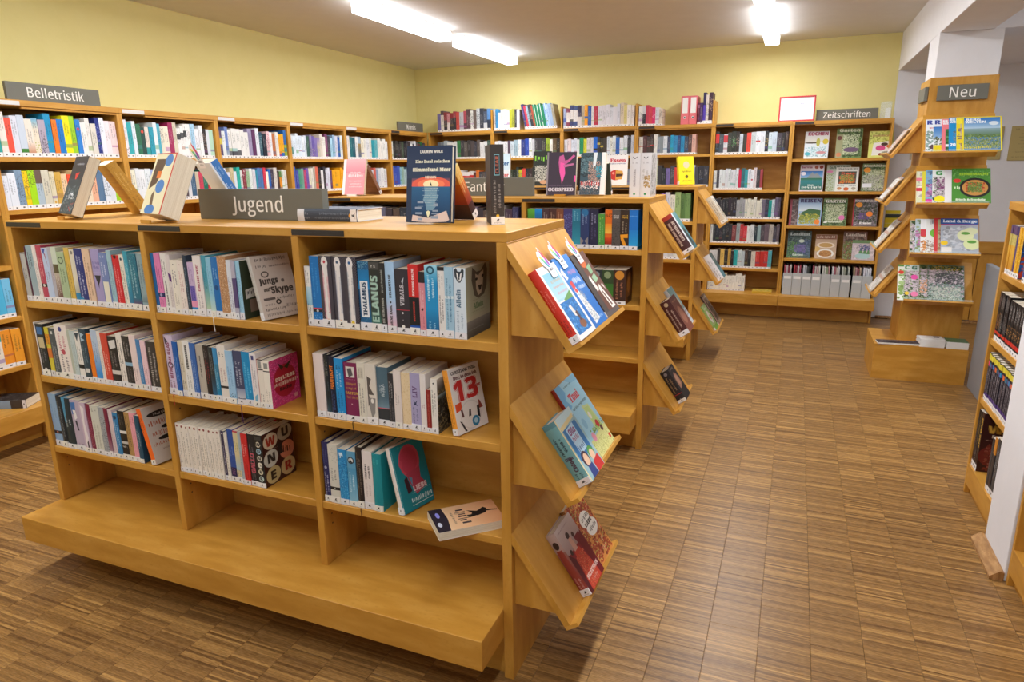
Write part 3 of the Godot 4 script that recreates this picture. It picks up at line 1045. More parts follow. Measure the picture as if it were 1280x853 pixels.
	var r := near_row(t, -1.186, -0.838, YOUTH_Y[0], [
		"26 184 1868a8|W.2-.8:0c4478", "44 184 e082b4|W.2-.65:90386c|F.66-.73:2c2c5c|E.695:.2:a0a0c8|W.76-.9:a85080", "42 184 e6e2dc|W.1-.4:1c1a1c|T.45-.9:2c2a30:WOLFGANG HERRNDORF", "30 182 dcd2d0|W.5-.9:8c7c80|p.2,.3,.9,.34,.9,.46,.4,.44:54206c", "50 166 eae2d4|E.08:.07:4c4448|W.16-.52:4c4458|W.62-.85:a09488", "44 166 ecdfd6|E.08:.07:8c4448|W.2-.62:b86c70|W.68-.88:a09488",
		"26 182 2c3a4c|W.2-.9:8ca4b4", "44 162 c8b0d0|W.1-.4:8c70a0|p.1,.44,.9,.44,.9,.72,.1,.72:6c5cb0|W.46-.7:2c2470|F.72-.84:e898b8|F.84-.92:2888c4", "56 182 e9e0dc|T.14-.58:a02850:EINZIGES WORT|W.62-.9:8c8084", "34 184 4c9cb0|G.4-1:4c9cb0:d8dcb0|W.2-.6:1c5468", "34 178 8cc4dc|W.15-.8:3c80a0|G.6-1:8cc4dc:e0e8d0", "46 180 1c70b8|E.5:.3:164c84|W.18-.38:b0d0ec", "58 184 b98a62|N.02-.9:dcc0a0|W.2-.8:946844", "32 174 d8dce4|W.3-.9:4c3c74", "26 174 b4b0c0|F.3-.8:5c4c78", "30 172 9ccce4|W.2-.9:5c90ac"], "top shelf, " + bays[1], g, 0.14, ["35402e", "p.1,.5,.6,.45,.6,.62,.1,.66:d8d4cc|w.15,.52,.5,.6:2c2c2c|f.2,.68,.5,.9:8c7464"])
	ribbon(r[10], "ece8e0", 0.03)
	leaning_book(Vector3(-0.777, YOUTH_Y[0], -0.008), 0.017, 0.186, 0.128, 0.265, -0.26, "c4bfba", "W.04-.85:8c8884|E.9:.24:c0c830", "cream book with doodles and Jungs auf Skype written on it", g, "cdc2b8", "w.12,.04,.9,.1:4c4440|w.1,.15,.35,.2:5c5450|w.44,.16,.96,.2:4c4440|e.28,.3,.1,.05:5c5450|e.28,.3,.07,.03:cdc2b8|t.1,.34,.58,.5:3c3430:Jungs|t.66,.38,.74,.48:6c6460:.|t.16,.5,.34,.58:4c4440:auf|t.34,.5,.92,.64:3c3430:Skype|f.1,.67,.4,.71:5c5450|w.44,.67,.9,.72:5c5450|e.46,.75,.07,.04:3c3430|e.46,.75,.035,.02:cdc2b8|w.1,.76,.36,.8:6c6460|w.1,.83,.6,.88:3c3430|w.1,.91,.9,.96:7c7470|w.62,.8,.95,.86:6c6460")
	r = near_row(t, -1.186, -0.768, YOUTH_Y[1], [
		"62 196 d4c4dc h|p.1,.02,.6,.1,.2,.16:4c4050|E.5:.3:4c4454|E.5:.2:d4c4dc|T.12-.72:8c4868:HERZ aus GLAS|W.76-.9:6c5c74|W.8-.9:a06880", "34 178 1e5cac|W.2-.8:8cb4e4", "36 180 d6ccb8|W.25-.6:6c6454|W.7-.9:2c2824", "48 184 e8e6e2|T.08-.5:22201f:VERSUCHUNG|W.58-.9:8c8880", "36 180 3c68b0|W.3-.9:a8c0e4", "50 176 b9b0a4|T.2-.6:3c3a38:SOLANGE WIR LÜGEN|F.88-.95:2c5ca0", "36 176 2a2224|W.26-.7:c03840|W.08-.24:8c8484", "30 172 2f3438|W.1-.5:a8a8a0|G.5-1:2f3438:2878ac", "28 172 3c8cc0|G.3-1:3c7c9c:1888b8|W.4-.8:d0e8f0", "54 182 e7e0d8|W.12-.2:2c2828|W.4-.66:b08480|F.71-.75:2c2626", "46 168 9cc4e4|W.3-.72:5c84b4|N.8-.95:3c5868", "56 170 464a68|W.2-.26:c8ccdc|W.3-.66:d8dcec|G.7-.88:8c94b0:c8ccd4|N.86-.95:1c2438", "54 170 1a8cc4|W.2-.85:7cd0f0", "40 168 e4dede|f.3,.04,.7,.12:3c3c74|W.2-.7:7c7884|p.3,.8,.8,.74,.6,.95,.3,.94:7cb0cc", "36 152 e8e0d4|F.0-.02:2c2020|f.2,.04,.8,.18:8c8c88|F.2-.22:2c2020|W.7-.9:4c4448|L0-.08:c02c34", "40 148 ece4d8|f.2,.04,.8,.16:8c8c88|F.2-.22:2c2020|W.6-.9:a09890"], "middle shelf, " + bays[1], g, 0.13, ["d0347c", "n.0,.0,1,1:dc4c90:.02|e.5,.5,.4,.34:a82034|p.2,.28,.5,.5,.8,.28,.7,.7,.5,.86,.3,.7:a82034|p.3,.1,.5,.22,.4,.27:382c20|p.8,.1,.5,.22,.62,.28:2c3018|t.18,.4,.42,.48:e8dcc8:DIE|t.44,.39,.86,.47:e8dcc8:LIEBE|w.12,.5,.92,.6:e8dcc8|t.3,.62,.72,.7:2c1414:Rache|f.78,.86,.9,.94:e0a0a0"])
	ribbon(r[0], "b03020", 0.022)
	ribbon(r[11], "4c2868", 0.045)
	var hearts := []
	for k in 11:
		hearts.append("%d %d e9e1d6|E.05:.2:8c4038|W.16-.9:6c6258" % [[34, 40, 28, 34, 40, 36, 38, 38, 30, 34, 30][k], 170 - (k % 3)])
	hearts[10] = "26 168 3c3450|E.05:.2:d8d0d8|W.3-.85:e0d8e0"
	hearts.append_array(["24 165 e2dcd2|W.2-.8:6c6460", "44 178 30509c|W.3-.5:8ca4d8|F.72-.9:2c2450|W.74-.88:a06890", "40 176 d8c89c|F0-.03:c04050|W.2-.4:8c9c60|G.45-.75:d8c89c:a8c4d4|W.72-.93:3c5c74", "22 176 a8b4b8|W.3-.9:5c6c74", "44 174 cc2c2c|W.2-.45:f0c0b8|W.55-.9:7c1414", "52 174 221f22|W.2-.6:8c8488|T.36-.75:c05868:GALLO|W.75-.9:6c6468", "58 176 1e1b1c|f.1,.03,.9,.1:3c3a38|E.18:.3:d8ccb4|E.31:.3:9cc0d0|E.44:.3:d0c8b8|E.57:.3:e0dccc|E.7:.3:d8d4b8|E.83:.3:c4d8d4|H.15-.21:3c3a38:W|H.28-.34:3c3a38:U|H.41-.47:3c3a38:N|w.16,.54,.84,.6:3c3a38|H.67-.73:3c3a38:E|H.8-.86:3c3a38:R"])
	r = near_row(t, -1.186, -0.828, YOUTH_Y[2], hearts, "bottom shelf, " + bays[1], g, 0.128, ["3f1a18", "e.27,.18,.23,.15:d8cdb2|e.74,.14,.24,.15:b9b4a0|e.24,.5,.23,.16:cfd4cc|e.77,.48,.24,.17:d68a6c|e.27,.82,.23,.16:c9ba84|e.76,.8,.24,.17:c8b07c|t.12,.1,.42,.27:a03020:W|t.62,.05,.88,.22:2c2a2c:U|t.12,.41,.38,.58:26201f:N|w.64,.39,.9,.57:401f1c|t.16,.74,.38,.91:302018:E|t.64,.71,.9,.89:9c2820:R|p.45,.3,.6,.28,.64,.5,.5,.52:2a2426|w.1,.34,.5,.36:c8b8a0"])
	ribbon(r[0], "c8a030", 0.01)
	var dots := "D0-1:241f26|p.3,.03,.5,.0,.7,.03,.78,.1,.7,.14,.7,.92,.3,.92,.3,.14,.22,.1:e6e0dc"
	near_row(t, -0.608, -0.116, YOUTH_Y[0], [
		"34 168 e6e4de|W.08-.3:4c4c50|G.34-.64:c0dce8:8cc0d8|W.62-.9:3c3c40", "60 196 1a74bc|W.1-.6:4c9cdc|F.73-.75:d04050|F.75-.79:20242c|E.77:.12:c8c8c8|N.82-.92:78b4e0", "76 198 5c5660|" + dots + "|E.08:.1:c03848|W.2-.88:d07484|E.9:.14:e8922c", "74 198 5c5660|" + dots + "|E.08:.1:4c5c74|W.2-.88:8c94ac|E.9:.14:e8922c", "76 198 5c5660|" + dots + "|E.08:.1:2c5c94|W.2-.88:8c949c|E.9:.14:e8c83c",
		"68 188 1d5c88|N.0-.2:7cb0c0|G.12-.4:1874ac:2490d0|p.16,.28,.84,.28,.84,.8,.16,.8:e6e8ea|v.24,.3,.78,.78:1c3c5c:THALAMUS|N.8-.95:3c7ca4|E.96:.14:b8c428", "58 190 2c2f2a|F.02-.12:4c4a46|W.06-.1:c8c4bc|G.6-.9:2c2f2a:3c7868|T.2-.86:a8c8b8:ELANUS|E.965:.16:b8c428", "34 186 2e2d2c|v.2,.1,.8,.42:9ca098:Ursula Poznanski|v.2,.5,.8,.86:b0b0a8:DIE VERRATENEN|E.96:.3:b8c428", "52 190 a9cbea|G.5-.95:a9cbea:eeb8c4|v.2,.18,.8,.5:2c2c34:HELDENTAGE|E.56:.1:2c2c34|v.2,.6,.8,.92:3c3034:SABINE RAML",
		"76 172 353036|U.24-.56:d8d4d8:VIRALS|p.5,.18,.7,.12,.6,.24:c8d0d8|F.62-.63:d03848|E.67:.07:e0d8d8|E.88:.12:e8e4dc|E.78:.04:a09898", "56 186 cf2b28|F.46-.86:1c1a1c|F.86-.95:1c50a4|T.06-.44:f4ece8:DSCHIHAD ONLINE|T.52-.8:d03c30:MORTON RHUE|E.95:.14:d8c838", "34 168 d88a94|F0-.17:2c2426|W.25-.6:f0d8d8|E.58:.2:3c2c30|W.66-.9:a85864", "68 186 2090c8|G0-.25:a8d8e8:2090c8|E.07:.3:1c5068|E.07:.18:78b8d0|W.14-.5:b8e0f0|W.2-.46:cfe8f0|G.6-1:2090c8:1c5c8c|W.78-.96:a0d0e8",
		"38 182 e4e0dc|F0-.05:2c2828|W.1-.3:a8a4a0|W.4-.8:3c3434|E.93:.18:e0c83c", "46 184 a0c4d8|F.4-.44:d8e4e8|W.16-.8:5c8cac|W.16-.86:3c6c8c", "64 182 d4dfe8|p.1,.03,.28,.0,.4,.05,.62,.05,.75,.0,.9,.03,.86,.12,.6,.2,.4,.2,.14,.12:343c44|p.28,.06,.42,.08,.5,.18,.6,.08,.74,.06,.66,.16,.5,.19,.36,.16:eceae8|E.15:.06:1c1c20|v.2,.3,.6,.55:4c6c84:Allein|W.6-.9:7c94a8|F.9-.92:2c4c74"], "top shelf, " + bays[2], g, 0.142, ["b9b8a0", "g.0,.0,1,.7:a8a894:b4b89c|p.28,.02,.45,.1,.62,.1,.82,.0,.9,.1,.86,.34,.74,.45,.5,.48,.34,.42,.24,.2:5c5448|p.4,.12,.52,.16,.6,.12,.74,.1,.7,.3,.62,.42,.5,.44,.42,.34:c8b8a0|e.44,.2,.05,.02:1c1816|e.7,.18,.05,.02:1c1816|p.5,.3,.66,.3,.62,.37,.54,.37:141214|w.25,.48,.8,.5:8c8870|s.3,.52,.7,.62:5c7c54:Allein|w.25,.64,.78,.66:6c7c5c|g.0,.76,1,1:8c8c88:44484a|w.1,.88,.7,.9:b0b4b4"])
	r = near_row(t, -0.606, -0.209, YOUTH_Y[1], [
		"70 190 e6d6d2|E.9:.1:d8c0a0", "36 188 1f2428 h|W.08-.36:b8b09c|W.4-.6:5c6c74|G.6-1:1f2428:3c5c6c", "40 186 1b1f34 h|T.14-.52:e8802c:FLUTLICHT|W.55-.9:4c6cac", "58 182 1f8fd0|W.12-.18:1c2c3c|W.2-.5:d8e8f0|W.54-.8:1c3454|W.84-.96:a8d8f0", "98 172 7d2350 h|p.2,.06,.8,.06,.8,.24,.2,.24:d8d4cc|p.3,.1,.6,.08,.7,.2,.4,.24:5c5458|w.16,.27,.84,.29:c0889c|w.16,.33,.84,.38:c8a040|w.16,.4,.84,.46:c8a040|H.48-.54:c8a040:GARTEN|w.16,.56,.84,.61:b08838|E.7:.05:c8a0a8", "52 178 dcd6c6|P.08-.26:cbc4b4|W.1-.26:8c8878|W.34-.9:4c4848", "72 176 dad2c6|p.2,.2,.6,.24,.4,.36,.8,.5,.3,.5,.5,.62,.2,.7:5c5450|p.3,.55,.9,.55,.8,.8,.5,.9,.3,.7:8c8884|e.6,.6,.14,.04:e8e4dc", "76 170 4f6a78|W.3-.44:a8b4bc|U.28-.5:b8c4c8:AURA|G.5-.7:4f6a78:7c98a8|F.69-.705:d05868|F.705-1:34383c|E.93:.1:c89c3c",
		"36 156 333236|W.14-.5:d0ccc8|W.55-.9:7c787c", "48 166 e2d6d0|W.4-.6:9c8c88", "58 162 e6cfa8|N.0-1:dcc294|W.3-.34:d0b488", "62 164 a7a0c4|U.22-.42:5c3c6c:LIV|p.3,.46,.5,.5,.7,.46,.6,.52,.72,.56,.5,.54,.3,.56,.42,.51:2c3454|W.58-.86:5c5474", "36 164 e6dfda|W.5-.6:8c3c50", "30 122 8c2622|W.1-.9:c06858", "42 154 e4dfd6|E.08:.12:3c3c40|W.2-.6:5c6058|W.62-.7:a8a49c"], "middle shelf, " + bays[2], g, 0.135, ["4a473c", "g.0,.0,1,.25:d8d4cc:4a473c|n.0,.2,1,1:8c7c54:.04|n.0,.3,1,1:2c2c24:.06|g.0,.3,.5,.38:b0c0c4:4a5850"])
	ribbon(r[4], "2c1c18", 0.018)
	leaning_book(Vector3(-0.168, YOUTH_Y[1], -0.01), 0.019, 0.178, 0.122, 0.2, -0.28, "e89a34", "W.1-.2:b87020|W.34-.9:8c5018|E.97:.2:ece8e4", "white book with a large red number thirteen on the cover", g, "e4e0dc", "t.1,.05,.9,.1:2c2a2c:CHRISTIANE THIEL|s.14,.13,.9,.19:5c3434:Der, in dem ich|t.1,.2,.86,.52:c02c2c:13|t.72,.34,.96,.38:b03434:war|p.06,.54,.26,.52,.26,.64,.06,.66:d85030|e.5,.76,.34,.22:d8d4d0|e.5,.76,.31,.2:e4e0dc|p.2,.64,.26,.64,.28,.76,.22,.76:5c3434|p.46,.68,.52,.68,.5,.78,.42,.78:3c3434|p.8,.58,.84,.6,.92,.72,.78,.72:8c3c30|p.72,.66,.8,.66,.78,.86,.7,.82:1c1c20|p.12,.8,.18,.82,.3,.98,.24,.98:2c2a2c|e.62,.88,.12,.08:2c80ac|e.62,.88,.06,.04:a8ccdc")
	r = near_row(t, -0.606, -0.402, YOUTH_Y[2], [
		"44 190 29295c h|W.1-.36:5c6490|E.42:.2:b0b4c8|W.5-.88:d8d8e8", "62 186 d2cfc4|N.05-.3:b4b4ac|W.4-.62:6c6c68|F.72-.77:1f1d1e|E.745:.07:c8c8c0", "56 176 2588c4|p.2,.06,.6,.05,.7,.12,.3,.16:d0e4f0|N.2-.9:5cb4e0|N.1-.7:1868a4", "56 174 5c9cc0|E.16:.36:20282c|E.16:.26:d8dcdc|p.4,.12,.7,.2,.3,.2:20282c|G.3-.95:4c94bc:88bcd4|W.38-.74:d8ecf4|W.38-.7:b8dcec", "40 190 2a2220 h|W.08-.88:8c7c6c|F.94-.96:d0c8c0", "62 182 e3dad6|W.26-.5:2c2a2c|W.22-.46:2c2a2c|W.55-.78:c0b0ac|E.93:.12:d0b078", "56 178 158a94 h|W.08-.18:4cc0c4"], "bottom shelf, " + bays[2], g, 0.13)
	ribbon(r[4], "4c1818", 0.01)
	leaning_book(Vector3(-0.352, YOUTH_Y[2], -0.008), 0.022, 0.198, 0.125, 0.235, -0.25, "e9e0da", "W.56-.75:b0a098|L.86-1:1d8290", "turquoise book with a pink silhouetted head on the cover", g, "16808c", "D0-.0:16808c|w.2,.03,.4,.07:4cb0b4|e.48,.28,.32,.24:c0485c|e.46,.27,.27,.19:b43c52|e.2,.28,.06,.05:c0485c|p.3,.45,.75,.42,.72,.58,.88,.72,.5,.8,.36,.6:a83c50|p.2,.52,.3,.48,.38,.72,.24,.74:3c1c28|p.36,.5,.46,.54,.42,.66:5c8ca4|t.42,.66,.86,.75:e4d0d0:LIEBE|f.36,.76,.96,.765:e8e8e8|w.3,.82,.98,.91:d8eaec|f.3,.93,.98,.938:e8e8e8", true)
	# a paperback lying flat at the right end
	lying(Vector3(-0.152, YOUTH_Y[2], -0.04), 0.024, 0.19, 0.13, -0.82, "ece4dc", "paperback lying flat with a leaping cat on its orange cover", g, "eab78c", "g.0,.0,1,1:e8a878:e8c8a0|p.0,.8,.5,.78,1,.82,1,1,0,1:2a2430|e.3,.9,.12,.03:8c8ce0|e.7,.93,.1,.03:c8ccdc|w.2,.48,.86,.66:3c3438|w.28,.68,.8,.73:4c4044|p.35,.16,.52,.2,.6,.34,.56,.44,.44,.4,.3,.46,.4,.32,.28,.2:1c181a|p.5,.34,.58,.34,.62,.47,.5,.5:1c181a|p.46,.02,.5,.02,.46,.2,.4,.2:1c181a")

# standing book tilted to the left about its foot
func leaning_book(at: Vector3, w: float, h: float, d: float, lean: float, yaw: float, hexs: String, ops: String, label: String, group: String, cover: String, cover_ops: String, hard := false) -> Node3D:
	var b := Basis(Vector3.UP, yaw) * Basis(Vector3.BACK, lean)
	return book(Transform3D(b, at + Vector3(w / 2, sin(lean) * w * 0.5, 0)), w, h, d, hexc(hexs), ops.split("|"), label, group, cover, cover_ops.split("|"), hard)

# book lying on its back cover, front cover up, middle of its back at at. turn 0: head of the cover points to -z, spine at -x
func lying(at: Vector3, w: float, h: float, d: float, turn: float, hexs: String, label: String, group: String, cover: String, cover_ops: String, spine_ops := "", sticker := false, hard := false) -> Node3D:
	var b := Basis(Vector3.UP, turn) * Basis(Vector3(0, 1, 0), Vector3(0, 0, -1), Vector3(-1, 0, 0))
	var o := book(Transform3D(b, Vector3.ZERO), w, h, d, hexc(hexs), spine_ops.split("|"), label, group, cover, cover_ops.split("|"), hard, sticker)
	o.position = at + Vector3(0, w / 2, 0) - b * Vector3(0, h / 2, -d / 2)
	return o

# book shown face on: cover looks along +z, leaning back by tilt, then turned by yaw. at is the middle of the foot of the back cover
func facing(at: Vector3, w: float, h: float, d: float, tilt: float, yaw: float, hexs: String, ops: String, label: String, group: String, cover: String, cover_ops: String, sticker := false, hard := false, parent_t := Transform3D(), per_mm := 2.0) -> Node3D:
	var b := Basis(Vector3.UP, yaw) * Basis(Vector3.RIGHT, -tilt) * Basis(Vector3.UP, -PI / 2)
	var off := b * Vector3(w / 2, 0, d / 2)
	return book(parent_t * Transform3D(b, at + off), w, h, d, hexc(hexs), ops.split("|"), label, group, cover, cover_ops.split("|"), hard, sticker, per_mm)

func ribbon(o: Node3D, hexs: String, drop: float) -> void:
	var s := st0()
	cb(s, Vector3(0.001, -drop, 0.007), Vector3(0.0035, 0.001, 0.0078), 0.0002)
	cb(s, Vector3(0.001, 0.0002, -0.004), Vector3(0.0035, 0.001, 0.0078), 0.0002)
	cb(s, Vector3(0.0024, -drop - 0.012, 0.0072), Vector3(0.0049, -drop, 0.008), 0.0002)
	obj("bookmark_ribbon", s, plain(hexs, 0.8), o)

# ------------------------------------------------------------------ second and third free-standing cases
func fill_fantasy_case() -> void:
	var g := "books on the second bookcase"
	var t := Transform3D(Basis(), Vector3(0, 0, Z_FANT))
	near_row(t, -0.606, -0.050, FANT_Y[0], [
		"40 190 3c4c38|G0-.5:68b840:2c5c28", "40 190 2a6490|G0-.5:1f94e0:1c3c5c", "38 192 4a3438|W.1-.6:b0a09c", "38 192 4e302c|W.1-.6:c8a890", "38 192 7c4a34|W.1-.5:d0a080", "46 192 433a70|N.1-.9:7888c0|N.2-.9:5c4c8c", "44 192 2f7c9c|W.06-.4:8cc4d4|G.3-1:1f6c84:3ca0b8", "46 192 2c3c68|E.1:.4:2c70a0|W.14-.4:9cb0d0|p.0,.7,.4,.8,.0,.95:8c8484|p.9,.7,.5,.8,.9,.95:8c8484", "46 192 2b2944|W.12-.4:a8a8c4|W.45-.75:5c587c|E.97:.14:2ca050", "34 168 4f9440|W.1-.16:d8dc40|W.24-.8:a8dc90", "36 188 e06c1c|N.1-.2:401c10|W.12-.2:3c1408|G.35-.6:f08c24:f4c44c|G.7-.95:d84c18:7c1c10", "42 188 57504c|w.16,.13,.84,.17:e8e0d8|w.16,.18,.84,.22:e8e0d8|N.3-1:a8a09c|N.3-1:2c2826", "44 188 38291f|w.16,.13,.84,.17:e8b83c|w.16,.18,.84,.22:e8b83c|W.3-.58:b8a890|p.0,.62,.9,.6,.9,.7,.4,.7,.9,.95,.5,.94,.1,.75:e89a24|E.97:.12:98b030", "44 188 1c70c4|w.16,.14,.84,.18:8cc0e8|G.5-1:2080cc:2ca8dc|F.93-.95:1c3c6c"], "top shelf, right bay of second bookcase", g)
	near_row(t, -0.606, -0.10, FANT_Y[1], [
		"40 170 3c4048", "40 172 5c3a34", "40 172 2c3c50", "40 170 6c5c4c", "40 172 40302c", "38 166 4a5060|W.2-.8:909090", "40 170 343c40|W.2-.8:a8a8a0", "44 168 2c3438|E.15:.3:8c989c|W.3-.8:b8c0b8", "48 168 35492c|E.15:.3:8c9c74|G.4-1:3c6c30:4c9c34", "52 170 40281e|E.15:.36:d08c34|W.3-.85:b87c5c|F.9-.92:c8502c"], "middle shelf, right bay of second bookcase", g, 0.14, ["5a3a20", "g.0,.0,1,1:3c2418:6c4420|e.5,.5,.36,.4:8c6030|e.45,.45,.2,.24:c08840|p.3,.8,.7,.8,.6,.95,.4,.95:2c1c14"], true)
	near_row(t, -0.606, -0.43, FANT_Y[2], ["38 175 4c3424|W.2-.8:a88c6c", "38 175 3c2c20|W.2-.8:a88c6c", "40 172 4a2c1c|W.2-.8:a88c6c"], "low shelf, right bay of second bookcase", g, 0.14, ["4a2c18", "w.2,.2,.8,.3:a88050|e.5,.6,.3,.2:7c5028"], true)
	far_row(t, -1.17, -0.66, FANT_Y[0], "4c5048 2c3038 6c5448 303c4c 8c8474 3c3434 505c60 2c2c30 7c6c84 403840 5c4c44 2c3440 e0dcd4 c8c4c0 4c3c50 3c3c64", "top shelf, middle bay of second bookcase", g, 0.19)
	far_row(t, -1.79, -1.24, FANT_Y[0], "3c3c44 4c4440 2c3038 705c4c 303c4c 3c3434 505c60 2c2c30 6c6c84 403840 5c4c44 2c3440 4c3c50 3c3c64", "top shelf, left bay of second bookcase", g, 0.19)
	# books shown on the sloping end boards
	var e := "books on the sloping end boards"
	end_book(Z_FANT, 1.222, -0.05, 0.05, 0.2, 0.13, "4a2a2c", "F0-.1:a8382c|v.1,.18,.5,.8:c8b4a8:BLOOD AND BONE|v.5,.18,.9,.7:d0c0b4:CHILDREN OF|E.94:.08:2c2422", "thick dark novel with a teal cover on upper board of second bookcase", e, "3c8c94", "f.0,.0,.25,1:d0d0d4|g.25,.0,1,1:5c8c8c:24646c|p.3,.5,.7,.4,.8,.9,.4,.95:2c3438", true)
	end_book(Z_FANT, 0.82, -0.06, 0.052, 0.19, 0.15, "4a211e", "E.1:.2:b8a080|W.2-.86:d0b8a8|E.94:.06:2c2422", "thick maroon novel on the middle board of second bookcase", e, "5c2c24", "g.0,.0,1,1:5c2c24:7c4434|w.2,.1,.8,.16:b89070|e.5,.55,.3,.25:94604c", true)
	end_book(Z_FANT, 0.82, -0.26, 0.02, 0.22, 0.14, "c8ccd0", "W.1-.8:5c6460", "grey green novel behind the maroon one on second bookcase", e, "748a84", "g.0,.0,1,.5:64807c:8ca09c|e.5,.4,.25,.16:c8b8a8|f.0,.6,1,1:b4b8bc|w.1,.64,.9,.7:3c4044|w.1,.74,.9,.8:3c4044|w.1,.84,.9,.9:5c6064")
	end_book(Z_FANT, 0.459, -0.12, 0.045, 0.18, 0.125, "2a2628", "E.1:.2:8c8484|W.2-.7:c09c6c|F.74-.76:a83030|E.9:.1:8c8484", "thick black novel with a pale face on the lowest board of second bookcase", e, "2c2a2e", "e.5,.5,.3,.3:a87c68|e.5,.42,.2,.16:c89c84|p.1,.7,.9,.6,1,1,0,1:1c1a1e|w.2,.06,.8,.12:c8b0a0", true)

func fill_third_case() -> void:
	var g := "books on the third bookcase"
	var t := Transform3D(Basis(), Vector3(0, 0, Z_THIRD))
	far_row(t, -0.606, -0.05, FANT_Y[0], "4c5048 8c5c48 303c4c 8c8474 505c60 2c2c30 7c6c84 d0602c e05830 2aa0b8 7048a8 d0ccd4 dfd8c8 98b070 587840 6c8c50", "top shelf of third bookcase", g, 0.19)
	far_row(t, -0.606, -0.06, FANT_Y[1], "4c5048 8c5c48 303c4c c8b474 505c60 9c4c30 7c6c84 50a030 e8c020 f0a020 8050a8 d8d8e0 c8c4c4 e0dcd0 d8ccb0 90a0b0", "middle shelf of third bookcase", g, 0.18, 0.14, 0.09)
	far_row(t, -1.17, -0.66, FANT_Y[0], "4c5048 2c3038 6c5448 303c4c 8c8474 3c3434 505c60 2c2c30 7c6c84 403840 5c4c44 2c3440 4c3c50 3c3c64", "top shelf, middle bay of third bookcase", g, 0.19)
	var e := "books on the sloping end boards"
	end_book(Z_THIRD, 1.222, -0.08, 0.035, 0.21, 0.15, "cfc6b4", "W.1-.8:4c4038|N.6-.95:a08c6c", "pale book with dark lettering on upper board of third bookcase", e, "d0c8ba", "W.1-.8:3c3430|n.4,.3,1,1:a89474:.06|w.5,.1,.9,.2:5c5048")
	end_book(Z_THIRD, 0.82, -0.08, 0.045, 0.2, 0.14, "dcdce0", "E.55:.12:2c7c44|W.2-.4:8c8c94|W.6-.9:6c6c74", "thick white novel with a green dot on its spine, third bookcase", e, "6c8c8c", "g.0,.0,1,1:7c9494:4c747c|w.2,.2,.8,.3:d8e0e0", true)
	end_book(Z_THIRD, 0.459, -0.06, 0.012, 0.2, 0.15, "8cac5c", "W.2-.8:e8e8d8", "green cookery book with an egg on lowest board of third bookcase", e, "a4bc78", "e.4,.5,.3,.25:e8e4d8|e.45,.52,.12,.1:d08c4c|w.1,.1,.9,.2:e8f0d8|f.0,.84,1,1:6c9c3c")
	end_book(Z_THIRD, 0.459, -0.24, 0.012, 0.25, 0.17, "5c4c44", "W.2-.8:c8c0b8", "brown picture book behind the green one on third bookcase", e, "7c6450", "n.0,.0,1,1:a89078:.06|n.0,.2,1,.9:4c382c:.08|f.0,.0,.14,1:d0a8a0|w.2,.06,.9,.14:e8e0d8")

# a book lying against a sloping end board: z is its left edge along the board
func end_book(z0: float, yt: float, z: float, w: float, h: float, d: float, hexs: String, ops: String, label: String, group: String, cover: String, cover_ops: String, hard := false, turn := 0.0) -> Node3D:
	var a := 0.6067
	var n := Vector3(0.8217, 0.57, 0)
	var foot := Vector3(0.0005, yt, 0) + Vector3(0.57, -0.8217, 0) * 0.2855
	var b := Basis(Vector3.BACK, a) * Basis(Vector3.RIGHT, turn)
	return book(Transform3D(b, foot + n * (w / 2 + 0.0004) + Vector3(0, 0, z0 + z)), w, h, d, hexc(hexs), ops.split("|"), label, group, cover, cover_ops.split("|"), hard)

